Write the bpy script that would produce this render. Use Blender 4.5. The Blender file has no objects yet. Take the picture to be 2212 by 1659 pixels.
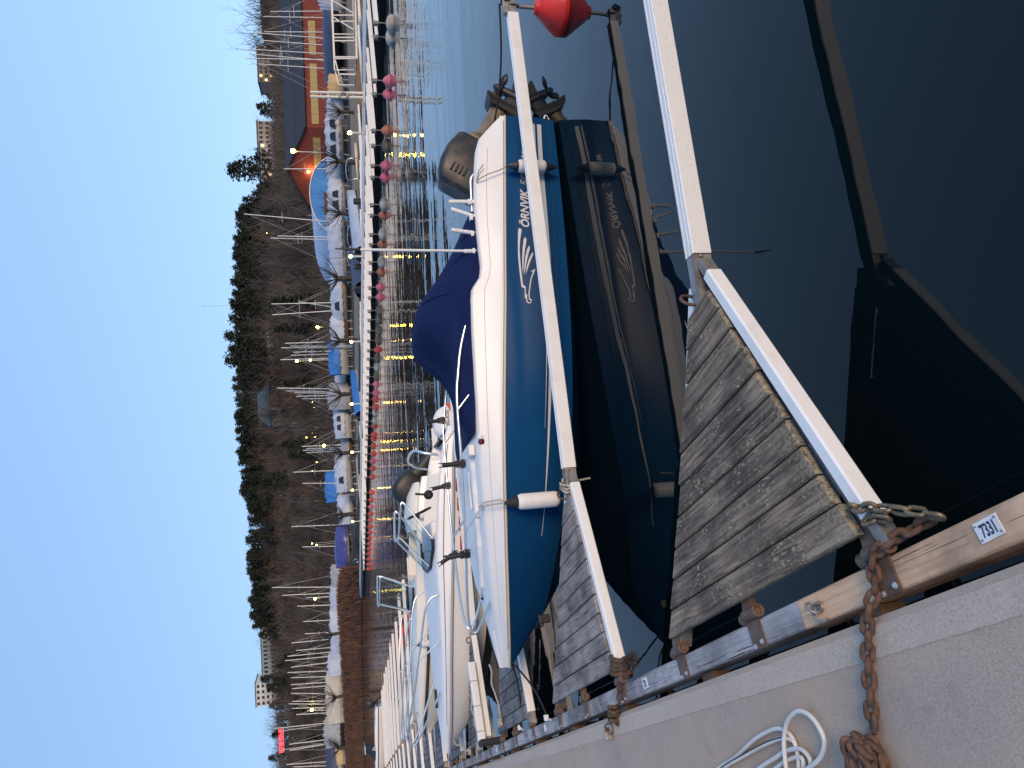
import bpy, math, random
import numpy as np
from mathutils import Vector, Matrix
random.seed(7)
R = math.radians
scene = bpy.context.scene
col = scene.collection

# ------------------------------------------------------------------ camera
CAM_H = 2.2
PITCH, ROLL, FPX = R(13.63), R(-2.41), 1530.0
_F = Vector((0, math.cos(PITCH), -math.sin(PITCH)))
_U = Vector((0, math.sin(PITCH), math.cos(PITCH)))
_X = Vector((1, 0, 0))
RIGHT = _X * math.cos(ROLL) + _U * math.sin(ROLL)
UPV = -_X * math.sin(ROLL) + _U * math.cos(ROLL)
cam_d = bpy.data.cameras.new('camera')
cam = bpy.data.objects.new('camera', cam_d)
col.objects.link(cam)
cam_d.sensor_width = 36.0
cam_d.lens = FPX / 2212.0 * 36.0
cam_d.clip_start = 0.05
cam_d.clip_end = 3000
cx, cy, cz = -UPV, RIGHT, -_F        # the phone was held sideways: world up points left in the frame
cam.matrix_world = Matrix(((cx.x, cy.x, cz.x, 0), (cx.y, cy.y, cz.y, 0), (cx.z, cy.z, cz.z, CAM_H), (0, 0, 0, 1)))
scene.camera = cam

# ------------------------------------------------------------------ sky, sun, exposure
SUN_AZ, SUN_EL = R(148), R(19.0)
SKY_GAMMA = .26
SKY_TINT = (2.2, 3.15, 4.55, 1)
world = bpy.data.worlds.new('World')
scene.world = world
world.use_nodes = True
wn = world.node_tree
wn.nodes.clear()
w_out = wn.nodes.new('ShaderNodeOutputWorld')
w_bg = wn.nodes.new('ShaderNodeBackground')
sky = wn.nodes.new('ShaderNodeTexSky')
sky.sky_type = 'NISHITA'
sky.sun_disc = False
sky.sun_elevation = SUN_EL
sky.sun_rotation = SUN_AZ
sky.altitude = 20
sky.air_density = 1.0
sky.dust_density = 0.1
sky.ozone_density = 3.0
w_bg.inputs['Strength'].default_value = 0.15
def wnode(t, **k):
    n = wn.nodes.new(t)
    for a_, v_ in k.items(): setattr(n, a_, v_)
    return n
w_gam = wnode('ShaderNodeGamma'); w_gam.inputs[1].default_value = SKY_GAMMA      # clear dusk air: the dome is nearly even
w_tint = wnode('ShaderNodeMix', data_type='RGBA', blend_type='MULTIPLY'); w_tint.inputs[0].default_value = 1.0
w_tint.inputs[7].default_value = SKY_TINT
w_tc = wnode('ShaderNodeTexCoord'); w_sep = wnode('ShaderNodeSeparateXYZ'); w_mr = wnode('ShaderNodeMapRange')
w_mr.inputs['From Min'].default_value = -1.0; w_mr.inputs['To Min'].default_value = .68; w_mr.inputs['To Max'].default_value = 1.32   # paler towards the east
w_ew = wnode('ShaderNodeMix', data_type='RGBA', blend_type='MULTIPLY'); w_ew.inputs[0].default_value = 1.0
wn.links.new(sky.outputs[0], w_gam.inputs[0]); wn.links.new(w_gam.outputs[0], w_tint.inputs[6])
wn.links.new(w_tc.outputs['Generated'], w_sep.inputs[0]); wn.links.new(w_sep.outputs[0], w_mr.inputs['Value'])
wn.links.new(w_tint.outputs[2], w_ew.inputs[6]); wn.links.new(w_mr.outputs[0], w_ew.inputs[7])
wn.links.new(w_ew.outputs[2], w_bg.inputs[0])
wn.links.new(w_bg.outputs[0], w_out.inputs[0])
sun_d = bpy.data.lights.new('sun', 'SUN')
sun_d.energy = 2.8
sun_d.angle = R(22)
sun_d.color = (1.0, 0.72, 0.46)
sun = bpy.data.objects.new('sun', sun_d)
col.objects.link(sun)
sd = Vector((math.sin(SUN_AZ) * math.cos(SUN_EL), math.cos(SUN_AZ) * math.cos(SUN_EL), math.sin(SUN_EL)))
sun.rotation_euler = sd.to_track_quat('Z', 'Y').to_euler()
vs = scene.view_settings
vs.view_transform = 'Standard'
vs.look = 'None'
vs.exposure = 0.0
vs.gamma = 1.0
scene.cycles.max_bounces = 6
scene.cycles.caustics_reflective = False
scene.cycles.caustics_refractive = False
scene.cycles.use_denoising = True

# ------------------------------------------------------------------ survey helpers
DIR_A = Vector((-0.5, 0.8660254, 0))      # along the docks
DIR_B = Vector((0.8660254, 0.5, 0))       # out from the dock over the water
DROT = R(30)
def D(s, b, z=0.0):
    p = DIR_A * s + DIR_B * b
    return Vector((p.x, p.y, z))
def ray(x, y):
    return _F + RIGHT * ((1659 - y - 829.5) / FPX) + UPV * ((1106 - x) / FPX)
def at_z(x, y, z):
    v = ray(x, y); t = (z - CAM_H) / v.z
    return Vector((v.x * t, v.y * t, z))
def at_d(x, y, dist):
    v = ray(x, y); t = dist / v.y
    return Vector((v.x * t, dist, CAM_H + v.z * t))

# ------------------------------------------------------------------ object helpers
ORD = ['first', 'second', 'third', 'fourth', 'fifth', 'sixth', 'seventh', 'eighth', 'ninth', 'tenth', 'eleventh', 'twelfth',
       'thirteenth', 'fourteenth', 'fifteenth', 'sixteenth', 'seventeenth', 'eighteenth', 'nineteenth', 'twentieth']
TENS = {20: 'twenty', 30: 'thirty', 40: 'forty', 50: 'fifty', 60: 'sixty', 70: 'seventy', 80: 'eighty', 90: 'ninety'}
TENTH = {30: 'thirtieth', 40: 'fortieth', 50: 'fiftieth', 60: 'sixtieth', 70: 'seventieth', 80: 'eightieth', 90: 'ninetieth'}
def ordn(i):            # 0 -> first
    i += 1
    if i == 100: return 'hundredth'
    if i > 100: return 'hundred and ' + ordn(i - 101)
    if i <= 20: return ORD[i - 1]
    t, u = i // 10 * 10, i % 10
    return TENTH[t] if u == 0 else TENS[t] + '-' + ORD[u - 1]

def tag(o, label=None, cat=None, group=None, kind=None):
    if label: o['label'] = label
    if cat: o['category'] = cat
    if group: o['group'] = group
    if kind: o['kind'] = kind
    return o
def thing(name, label, cat, loc=(0, 0, 0), rz=0.0, group=None):
    o = bpy.data.objects.new(name, None)
    o.empty_display_size = 0.2
    col.objects.link(o)
    o.location = loc
    o.rotation_euler = (0, 0, rz)
    return tag(o, label, cat, group)
def link(name, mesh, parent=None, loc=None, rot=None, scale=None):
    o = bpy.data.objects.new(name, mesh)
    col.objects.link(o)
    if parent: o.parent = parent
    if loc is not None: o.location = loc
    if rot is not None: o.rotation_euler = rot
    if scale is not None: o.scale = scale
    return o

class MB:
    """collects simple solids into one mesh"""
    def __init__(s): s.v = []; s.f = []; s.sm = []
    def add(s, vs_, fs_, smooth=False):
        n = len(s.v)
        s.v += [tuple(p) for p in vs_]
        s.f += [tuple(i + n for i in f) for f in fs_]
        s.sm += [smooth] * len(fs_)
        return s
    def hexa(s, p):      # 8 points: bottom ring 0-3, top ring 4-7
        return s.add(p, [(3, 2, 1, 0), (4, 5, 6, 7), (0, 1, 5, 4), (1, 2, 6, 5), (2, 3, 7, 6), (3, 0, 4, 7)])
    def box(s, c, sz, rz=0.0, M=None):
        m = M if M is not None else Matrix.Rotation(rz, 3, 'Z')
        c = Vector(c); h = Vector(sz) / 2
        q = [(-1, -1, -1), (1, -1, -1), (1, 1, -1), (-1, 1, -1), (-1, -1, 1), (1, -1, 1), (1, 1, 1), (-1, 1, 1)]
        return s.hexa([c + m @ Vector((a * h.x, b * h.y, d * h.z)) for a, b, d in q])
    def bar(s, p0, p1, w, h, up=(0, 0, 1), w1=None, h1=None):
        p0, p1 = Vector(p0), Vector(p1)
        t = (p1 - p0).normalized(); up = Vector(up)
        sd_ = t.cross(up)
        if sd_.length < 1e-4: sd_ = t.cross(Vector((1, 0, 0)))
        sd_.normalize(); u = sd_.cross(t)
        w1 = w if w1 is None else w1; h1 = h if h1 is None else h1
        a = [p0 + sd_ * x * w / 2 + u * y * h / 2 for x, y in ((-1, -1), (1, -1), (1, 1), (-1, 1))]
        b = [p1 + sd_ * x * w1 / 2 + u * y * h1 / 2 for x, y in ((-1, -1), (1, -1), (1, 1), (-1, 1))]
        return s.hexa(a + b)
    def tube(s, pts, r, n=8, closed=False, smooth=True, caps=True):
        pts = [Vector(p) for p in pts]; m = len(pts)
        rs = r if isinstance(r, (list, tuple)) else [r] * m
        rings = []; ref = None
        for i, p in enumerate(pts):
            if closed: t = pts[(i + 1) % m] - pts[i - 1]
            else: t = pts[min(i + 1, m - 1)] - pts[max(i - 1, 0)]
            if t.length < 1e-9: t = Vector((0, 0, 1))
            t.normalize()
            if ref is None:
                ref = Vector((0, 0, 1)) if abs(t.z) < .9 else Vector((1, 0, 0))
            a = ref - t * ref.dot(t)
            if a.length < 1e-5: a = t.orthogonal()
            a.normalize(); ref = a; b = t.cross(a)
            rings.append([p + (a * math.cos(k * 2 * math.pi / n) + b * math.sin(k * 2 * math.pi / n)) * rs[i] for k in range(n)])
        return s.loft(rings, True, caps and not closed, smooth, loop=closed)
    def loft(s, rings, closed=True, caps=True, smooth=True, loop=False):
        n = len(rings[0]); m = len(rings)
        vs_ = [p for rg in rings for p in rg]; fs_ = []
        for i in range(m if loop else m - 1):
            j = (i + 1) % m
            for k in range(n if closed else n - 1):
                l = (k + 1) % n
                fs_.append((i * n + k, i * n + l, j * n + l, j * n + k))
        s.add(vs_, fs_, smooth)
        if caps and closed:
            s.add(rings[0], [tuple(range(n))[::-1]]); s.add(rings[-1], [tuple(range(n))])
        return s
    def lathe(s, prof, o=(0, 0, 0), axis=(0, 0, 1), n=16, smooth=True):
        o = Vector(o); ax = Vector(axis).normalized(); a = ax.orthogonal().normalized(); b = ax.cross(a)
        rings = [[o + ax * t + (a * math.cos(k * 2 * math.pi / n) + b * math.sin(k * 2 * math.pi / n)) * max(r, 1e-4) for k in range(n)] for r, t in prof]
        return s.loft(rings, True, True, smooth)
    def prism(s, poly, o, ux, uy, depth):      # polygon in plane (o,ux,uy), extruded along ux x uy by depth
        o, ux, uy = Vector(o), Vector(ux), Vector(uy); nn = ux.cross(uy).normalized() * depth
        a = [o + ux * p[0] + uy * p[1] for p in poly]; b = [p + nn for p in a]; n = len(poly)
        s.add(a + b, [tuple(range(n))[::-1], tuple(range(n, 2 * n))] + [(i, (i + 1) % n, n + (i + 1) % n, n + i) for i in range(n)])
        return s
    def mesh(s, name, m):
        me = bpy.data.meshes.new(name)
        me.from_pydata(s.v, [], s.f)
        me.polygons.foreach_set('use_smooth', s.sm)
        if m is not None: me.materials.append(m)
        me.update()
        return me
    def build(s, name, m, parent=None, loc=None, rot=None, bevel=0.0):
        o = link(name, s.mesh(name, m), parent, loc, rot)
        if bevel:
            b = o.modifiers.new('bevel', 'BEVEL'); b.width = bevel; b.segments = 2; b.limit_method = 'ANGLE'
        return o

def herm(xs, ys, x):      # smooth interpolation through stations
    xs = list(xs); ys = list(ys)
    if x <= xs[0]: return ys[0]
    if x >= xs[-1]: return ys[-1]
    i = max(k for k in range(len(xs)) if xs[k] <= x); i = min(i, len(xs) - 2)
    def sl(k):
        if k == 0: return (ys[1] - ys[0]) / (xs[1] - xs[0])
        if k == len(xs) - 1: return (ys[-1] - ys[-2]) / (xs[-1] - xs[-2])
        a = (ys[k] - ys[k - 1]) / (xs[k] - xs[k - 1]); b = (ys[k + 1] - ys[k]) / (xs[k + 1] - xs[k])
        return 0 if a * b <= 0 else 2 * a * b / (a + b)
    h = xs[i + 1] - xs[i]; t = (x - xs[i]) / h
    return ((2*t**3 - 3*t*t + 1) * ys[i] + (t**3 - 2*t*t + t) * h * sl(i) + (-2*t**3 + 3*t*t) * ys[i+1] + (t**3 - t*t) * h * sl(i+1))

# ------------------------------------------------------------------ materials
def nodes_of(m):
    m.use_nodes = True
    nt = m.node_tree
    return nt, nt.nodes['Principled BSDF']
def coords(nt, stretch=(1, 1, 1), world=False):
    tc = nt.nodes.new('ShaderNodeTexCoord'); mp = nt.nodes.new('ShaderNodeMapping')
    mp.inputs['Scale'].default_value = stretch
    if world:
        g = nt.nodes.new('ShaderNodeNewGeometry'); nt.links.new(g.outputs['Position'], mp.inputs[0])
        return mp.outputs[0]
    oi = nt.nodes.new('ShaderNodeObjectInfo'); va = nt.nodes.new('ShaderNodeVectorMath'); va.operation = 'MULTIPLY_ADD'
    nt.links.new(oi.outputs['Random'], va.inputs[0]); va.inputs[1].default_value = (13.1, 7.7, 3.3)
    nt.links.new(tc.outputs['Object'], va.inputs[2]); nt.links.new(va.outputs[0], mp.inputs[0])
    return mp.outputs[0]
def noise(nt, vec, scale, detail=5, rough=.55, dist=0.0):
    n = nt.nodes.new('ShaderNodeTexNoise'); n.inputs['Scale'].default_value = scale
    n.inputs['Detail'].default_value = detail; n.inputs['Roughness'].default_value = rough; n.inputs['Distortion'].default_value = dist
    nt.links.new(vec, n.inputs['Vector'])
    return n.outputs['Fac']
def ramp(nt, fac, stops, interp='LINEAR'):
    r = nt.nodes.new('ShaderNodeValToRGB'); r.color_ramp.interpolation = interp
    e = r.color_ramp.elements
    while len(e) < len(stops): e.new(.5)
    for k, (p, c) in enumerate(stops):
        e[k].position = p; e[k].color = (c[0], c[1], c[2], 1) if isinstance(c, (tuple, list)) else (c, c, c, 1)
    nt.links.new(fac, r.inputs[0])
    return r.outputs[0]
def mix(nt, fac, a, b, mode='MIX'):
    m = nt.nodes.new('ShaderNodeMix'); m.data_type = 'RGBA'; m.blend_type = mode
    for sock, val in ((m.inputs[0], fac), (m.inputs[6], a), (m.inputs[7], b)):
        if isinstance(val, (int, float)): sock.default_value = val
        elif isinstance(val, (tuple, list)): sock.default_value = (val[0], val[1], val[2], 1)
        else: nt.links.new(val, sock)
    return m.outputs[2]
def bump(nt, bs, fac, strength, dist=0.01, prev=None):
    b = nt.nodes.new('ShaderNodeBump'); b.inputs['Strength'].default_value = strength; b.inputs['Distance'].default_value = dist
    nt.links.new(fac, b.inputs['Height'])
    if prev is not None: nt.links.new(prev, b.inputs['Normal'])
    if bs is not None: nt.links.new(b.outputs[0], bs.inputs['Normal'])
    return b.outputs[0]
def mat(name, c, rough=.5, metal=0.0, c2=None, scale=4.0, lo=.4, hi=.65, stretch=(1, 1, 1), bmp=0.0, bscale=None, bdist=.01, emit=None, estr=0.0,
        trans=0.0, detail=5, coat=0.0, world=False, rvar=0.0, ior=1.45, spec=.5):
    m = bpy.data.materials.new(name); nt, bs = nodes_of(m)
    bs.inputs['Base Color'].default_value = (*c, 1); bs.inputs['Roughness'].default_value = rough; bs.inputs['Metallic'].default_value = metal
    bs.inputs['IOR'].default_value = ior
    bs.inputs['Specular IOR Level'].default_value = spec
    if trans: bs.inputs['Transmission Weight'].default_value = trans
    if coat: bs.inputs['Coat Weight'].default_value = coat; bs.inputs['Coat Roughness'].default_value = .08
    if emit: bs.inputs['Emission Color'].default_value = (*emit, 1); bs.inputs['Emission Strength'].default_value = estr
    if c2 is not None or bmp or rvar:
        vec = coords(nt, stretch, world)
        f = noise(nt, vec, scale, detail)
        if c2 is not None: nt.links.new(ramp(nt, f, [(lo, c), (hi, c2)]), bs.inputs['Base Color'])
        if rvar: nt.links.new(ramp(nt, f, [(.3, max(rough - rvar, .02)), (.7, min(rough + rvar, 1))]), bs.inputs['Roughness'])
        if bmp:
            f2 = noise(nt, vec, bscale or scale * 3, 6)
            bump(nt, bs, f2, bmp, bdist)
    return m
def wood(name, dark, mid, light, lichen=0.0, along='y', rough=.85, ends=False):
    m = bpy.data.materials.new(name); nt, bs = nodes_of(m)
    st = (26, 1.6, 26) if along == 'y' else (1.6, 26, 26)
    vec = coords(nt, st); vec1 = coords(nt, (1, 1, 1))
    g = noise(nt, vec, 1.4, 6, .65, 1.2)
    c = ramp(nt, g, [(.28, dark), (.48, mid), (.7, light)])
    blotch = ramp(nt, noise(nt, vec1, 3.2, 4), [(.36, .42), (.62, 1.12)])
    c = mix(nt, 1.0, c, blotch, 'MULTIPLY')
    vec2 = coords(nt, (70, 1.1, 70) if along == 'y' else (1.1, 70, 70))
    crack = ramp(nt, noise(nt, vec2, 1.1, 4, .6, .9), [(.335, 0.0), (.37, 1.0)])
    c = mix(nt, crack, tuple(x * .25 for x in dark), c)
    h = g
    if lichen:
        v = nt.nodes.new('ShaderNodeTexVoronoi'); v.inputs['Scale'].default_value = 58
        vm = coords(nt, (1, .5, 1) if along == 'y' else (.5, 1, 1)); wn_ = nt.nodes.new('ShaderNodeTexNoise'); wn_.inputs['Scale'].default_value = 40; wn_.inputs['Detail'].default_value = 4; nt.links.new(vm, wn_.inputs['Vector'])
        wa = nt.nodes.new('ShaderNodeVectorMath'); wa.operation = 'MULTIPLY_ADD'; nt.links.new(wn_.outputs['Color'], wa.inputs[0]); wa.inputs[1].default_value = (.045, .045, .045); nt.links.new(vm, wa.inputs[2]); nt.links.new(wa.outputs[0], v.inputs['Vector'])
        spot = ramp(nt, v.outputs['Distance'], [(.22, 1.0), (.36, 0.0)])
        msk = ramp(nt, noise(nt, vec1, 5.5, 6, .7), [(.46, 0.0), (.56, 1.0)])
        fac = mix(nt, 1.0, spot, msk, 'MULTIPLY')
        if ends:      # moss and lichen thicken on the exposed board ends
            tg = nt.nodes.new('ShaderNodeTexCoord'); sp = nt.nodes.new('ShaderNodeSeparateXYZ'); nt.links.new(tg.outputs['Generated'], sp.inputs[0])
            em = ramp(nt, sp.outputs['Y'], [(.0, .8), (.05, .45), (.12, 0.0)])
            fine = ramp(nt, noise(nt, vec1, 60, 4, .7), [(.44, 0.0), (.56, 1.0)])
            fac = mix(nt, 1.0, fac, mix(nt, 1.0, em, fine, 'MULTIPLY'), 'LIGHTEN')
        fac = mix(nt, 1.0, fac, (lichen, lichen, lichen), 'MULTIPLY')
        c = mix(nt, fac, c, (.33, .275, .165))
    nt.links.new(c, bs.inputs['Base Color'])
    bs.inputs['Roughness'].default_value = rough
    b1 = bump(nt, None, g, .7, .006)
    bump(nt, bs, crack, .8, .006, b1)
    return m
def concrete(name, c, c2, fine=160, warm=None):
    m = bpy.data.materials.new(name); nt, bs = nodes_of(m)
    vec = coords(nt)
    a = ramp(nt, noise(nt, vec, .9, 5, .6), [(.38, c), (.62, c2)])
    sp = ramp(nt, noise(nt, vec, fine, 3, .7), [(.3, .66), (.5, 1.0), (.7, 1.2)])
    c_ = mix(nt, 1.0, a, sp, 'MULTIPLY')
    if warm:  # broad noise patches paint warm lamp light into the concrete
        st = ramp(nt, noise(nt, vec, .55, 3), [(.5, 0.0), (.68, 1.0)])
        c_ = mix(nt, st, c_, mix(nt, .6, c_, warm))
    stain = ramp(nt, noise(nt, vec, 6, 6, .7), [(.56, 0.0), (.78, .5)])
    c_ = mix(nt, stain, c_, tuple(x * .55 for x in c))
    nt.links.new(c_, bs.inputs['Base Color'])
    bs.inputs['Roughness'].default_value = .85
    b1 = bump(nt, None, noise(nt, vec, fine * .8, 4, .7), .35, .003)
    bump(nt, bs, noise(nt, vec, 9, 5), .2, .01, b1)
    return m

M = {}
M['white_pvc'] = mat('white_pvc', (.74, .72, .69), .38, c2=(.66, .64, .60), scale=7, lo=.5, hi=.75, bmp=.04)
M['dirty_pvc'] = mat('dirty_pvc', (.70, .68, .65), .45, c2=(.42, .40, .36), scale=26, lo=.6, hi=.74, stretch=(1, 4, 4), bmp=.05)
M['galv'] = mat('galvanised', (.30, .285, .265), .48, .55, c2=(.16, .12, .09), scale=14, lo=.42, hi=.72, bmp=.15)
M['steel'] = mat('stainless', (.80, .76, .71), .28, 1.0)
M['rust'] = mat('rusty_iron', (.075, .044, .032), .88, .1, c2=(.155, .082, .052), scale=30, bmp=.6, bscale=90, bdist=.004)
M['rust_plate'] = mat('brown_coated_steel', (.15, .10, .075), .6, .25, c2=(.10, .06, .04), scale=20, bmp=.1)
M['old_chain'] = mat('tarnished_chain', (.24, .19, .125), .5, .65, c2=(.13, .09, .055), scale=30, bmp=.3, bscale=70, bdist=.003)
M['bolt'] = mat('zinc_bolt', (.68, .67, .66), .3, .8)
M['plank_near'] = wood('weathered_plank_brown', (.032, .022, .015), (.165, .116, .080), (.34, .255, .18), 1.0, ends=True)
M['plank_grey'] = wood('weathered_plank_grey', (.11, .093, .082), (.235, .20, .178), (.34, .295, .265), .25)
M['plank_far'] = wood('weathered_plank_dark', (.07, .065, .062), (.14, .132, .128), (.21, .20, .195), .1)
M['beam_tan'] = wood('lamp_tinted_timber', (.44, .255, .14), (.62, .39, .235), (.70, .465, .30))  # tan tone puts warm lamp light into the near timbers' colour
M['beam_grey'] = wood('aged_timber_grey', (.22, .21, .22), (.34, .325, .33), (.43, .415, .42))
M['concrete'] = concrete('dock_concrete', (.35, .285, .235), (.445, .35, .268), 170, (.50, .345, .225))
M['concrete_edge'] = concrete('dock_concrete_edge', (.42, .34, .275), (.48, .39, .31), 190)
M['far_concrete'] = concrete('far_dock_concrete', (.46, .45, .43), (.55, .54, .515), 8)
M['black'] = mat('black_plastic', (.012, .012, .014), .42)
M['rubber'] = mat('black_rubber', (.018, .018, .02), .75, bmp=.3, bscale=60)
M['navy_rubber'] = mat('navy_fender_end', (.012, .018, .035), .5)
M['rope'] = mat('rope', (.42, .38, .32), .9, c2=(.28, .25, .2), scale=60, bmp=.6, bscale=120)
M['rope_dark'] = mat('rope_black', (.016, .015, .017), .85, bmp=.5, bscale=150)
M['rope_brown'] = mat('old_rope_brown', (.10, .065, .042), .95, c2=(.05, .035, .027), scale=40, bmp=.9, bscale=90, bdist=.01)
M['cable'] = mat('cable_white', (.60, .585, .55), .5, c2=(.5, .48, .45), scale=12)
M['plate'] = mat('enamel_plate', (.72, .72, .72), .3, c2=(.62, .61, .6), scale=20)
M['ink'] = mat('navy_ink', (.012, .014, .07), .5)
M['gel_white'] = mat('gelcoat_white', (.72, .70, .675), .34, c2=(.69, .67, .645), scale=2)
M['gel_cream'] = mat('gelcoat_cream', (.72, .66, .57), .3, c2=(.68, .62, .53), scale=2, coat=.25)
M['gel_blue'] = mat('gelcoat_blue', (.005, .050, .140), .25, c2=(.006, .056, .155), scale=1.5, spec=.22)
M['decal'] = mat('decal_silver', (.62, .60, .58), .45)
M['strip'] = mat('rub_strip', (.52, .46, .38), .5)
M['canvas'] = mat('navy_canvas', (.006, .013, .058), .95, c2=(.008, .017, .068), scale=6, bmp=.25, bscale=5, bdist=.06, spec=.15)
M['cowl'] = mat('cowl_dark', (.022, .022, .026), .42, .25, c2=(.10, .070, .038), scale=6, lo=.45, hi=.8, bmp=.06)
M['cowl_low'] = mat('engine_bronze', (.27, .20, .12), .42, .5, c2=(.16, .12, .08), scale=12)
M['motor_black'] = mat('motor_black', (.014, .014, .015), .45)
M['red_glass'] = mat('red_lens', (.10, .008, .006), .15)
M['buoy_red'] = mat('buoy_red', (.60, .024, .014), .4, c2=(.48, .016, .012), scale=5, bmp=.03)
M['glass'] = mat('clear_glass', (.86, .92, .93), .03, trans=1.0, ior=1.06)
M['dark_glass'] = mat('dark_glass', (.02, .024, .028), .08)
M['green_bag'] = mat('dark_bag', (.014, .014, .014), .9, bmp=.6, bscale=14, bdist=.03)
# ------------------------------------------------------------------ water
def make_water():
    m = bpy.data.materials.new('sea_water'); nt, bs = nodes_of(m)
    bs.inputs['Base Color'].default_value = (.0022, .0065, .0085, 1)
    bs.inputs['Roughness'].default_value = .012
    bs.inputs['IOR'].default_value = 1.333
    g = nt.nodes.new('ShaderNodeNewGeometry')
    sep = nt.nodes.new('ShaderNodeSeparateXYZ'); nt.links.new(g.outputs['Position'], sep.inputs[0])
    big = nt.nodes.new('ShaderNodeMapping'); big.inputs['Scale'].default_value = (1, 1, 1); nt.links.new(g.outputs['Position'], big.inputs[0])
    # light breeze: calm by the dock, ruffled farther out
    patch = noise(nt, big.outputs[0], .05, 2)
    add = nt.nodes.new('ShaderNodeMath'); add.operation = 'MULTIPLY_ADD'; nt.links.new(patch, add.inputs[0]); add.inputs[1].default_value = 14.0; nt.links.new(sep.outputs['Y'], add.inputs[2])
    mr = nt.nodes.new('ShaderNodeMapRange'); mr.interpolation_type = 'SMOOTHSTEP'; nt.links.new(add.outputs[0], mr.inputs['Value'])
    mr.inputs['From Min'].default_value = 14.0; mr.inputs['From Max'].default_value = 27.0
    mr.inputs['To Min'].default_value = 0.0; mr.inputs['To Max'].default_value = 1.0
    calm = noise(nt, big.outputs[0], 2.1, 2, .4)
    b1 = nt.nodes.new('ShaderNodeBump'); b1.inputs['Strength'].default_value = 1.0; b1.inputs['Distance'].default_value = .0026; nt.links.new(calm, b1.inputs['Height'])
    rm = nt.nodes.new('ShaderNodeMapping'); rm.inputs['Scale'].default_value = (.8, 1.25, 1); nt.links.new(g.outputs['Position'], rm.inputs[0])
    rip0 = noise(nt, rm.outputs[0], 1.5, 3, .55)
    lm = nt.nodes.new('ShaderNodeMapping'); lm.inputs['Scale'].default_value = (.13, .8, 1); lm.inputs['Rotation'].default_value = (0, 0, R(6)); nt.links.new(g.outputs['Position'], lm.inputs[0])
    rl = noise(nt, lm.outputs[0], 1.0, 2, .5)
    ra = nt.nodes.new('ShaderNodeMath'); ra.operation = 'MULTIPLY_ADD'; nt.links.new(rl, ra.inputs[0]); ra.inputs[1].default_value = 5.0; nt.links.new(rip0, ra.inputs[2]); rip = ra.outputs[0]
    mul = nt.nodes.new('ShaderNodeMath'); mul.operation = 'MULTIPLY'; nt.links.new(rip, mul.inputs[0]); nt.links.new(mr.outputs[0], mul.inputs[1])
    b2 = nt.nodes.new('ShaderNodeBump'); b2.inputs['Strength'].default_value = 1.0; b2.inputs['Distance'].default_value = .010
    nt.links.new(mul.outputs[0], b2.inputs['Height']); nt.links.new(b1.outputs[0], b2.inputs['Normal']); nt.links.new(b2.outputs[0], bs.inputs['Normal'])
    mb = MB(); n = 24; L = 900
    pts = [(-L + 2 * L * i / n, -200 + 1400 * j / n, 0) for j in range(n + 1) for i in range(n + 1)]
    fs = [(j * (n + 1) + i, j * (n + 1) + i + 1, (j + 1) * (n + 1) + i + 1, (j + 1) * (n + 1) + i) for j in range(n) for i in range(n)]
    mb.add(pts, fs)
    tag(mb.build('water', m), kind='structure')
make_water()

# ------------------------------------------------------------------ dock
DZ, BZ = .55, .50
def dock_pt(s, b, z): return D(s, b, z)
def make_dock():
    root = bpy.data.objects.new('dock', None); col.objects.link(root); root.rotation_euler = (0, 0, DROT)
    tag(root, kind='structure')
    # local x = out over the water (b), local y = along (s)
    s0, s1 = -6.0, 96.0; k = s0; i = 0
    while k < s1:
        e = min(k + (21.0 if i == 0 else 12.0), s1)
        mb = MB(); g = .006
        a = [(-2.7, k + g), (.285, k + g), (.285, e - g), (-2.7, e - g)]
        t = [(-2.685, k + g + .012), (.262, k + g + .012), (.262, e - g - .012), (-2.685, e - g - .012)]
        mb.add([(x, y, -.15) for x, y in a] + [(x, y, DZ - .02) for x, y in a] + [(x, y, DZ) for x, y in t],
               [(3, 2, 1, 0), (8, 9, 10, 11)] + [(j, (j + 1) % 4, 4 + (j + 1) % 4, 4 + j) for j in range(4)] + [(4 + j, 4 + (j + 1) % 4, 8 + (j + 1) % 4, 8 + j) for j in range(4)])
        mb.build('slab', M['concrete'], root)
        es = MB(); rnd = random.Random(i)
        n = int((e - k) / .05); lo = []; hi = []
        for q in range(n + 1):
            y = k + .03 + (e - k - .06) * q / n
            lo.append((.168 + rnd.uniform(-.0015, .0015), y)); hi.append((.259 + rnd.uniform(-.0015, .0015), y))
        es.add([(x, y, DZ + .002) for x, y in lo] + [(x, y, DZ + .002) for x, y in hi], [(q, n + 1 + q, n + 2 + q, q + 1) for q in range(n)])
        es.build('edge_strip', M['concrete_edge'], root)
        k = e; i += 1
    # timber waling along the dock side
    k = -5.0; i = 0
    cuts = [-5.0, -1.0, 2.565, 5.3, 7.9, 11.2, 14.8, 18.6, 22.6, 26.8, 31.5, 37, 43, 50, 58, 67, 77, 88]
    for i in range(len(cuts) - 1):
        a, b = cuts[i] + .003, cuts[i + 1] - .003
        mb = MB(); rnd = random.Random(40 + i)
        x0, x1, z0, z1, c = .338, .446, .36, BZ, .006
        sec = [(x0, z0), (x1, z0), (x1, z1 - c), (x1 - c, z1), (x0 + c, z1), (x0, z1 - c)]
        mb.loft([[(x, a, z) for x, z in sec], [(x, b, z) for x, z in sec]], True, True, False)
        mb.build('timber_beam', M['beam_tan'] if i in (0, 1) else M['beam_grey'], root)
    for i in range(60):
        s = -3.2 + i * 1.36
        MB().box((.311, s, .40), (.046, .12, .10)).build('spacer_block', M['rust_plate'], root)
    return root
make_dock()

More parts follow.
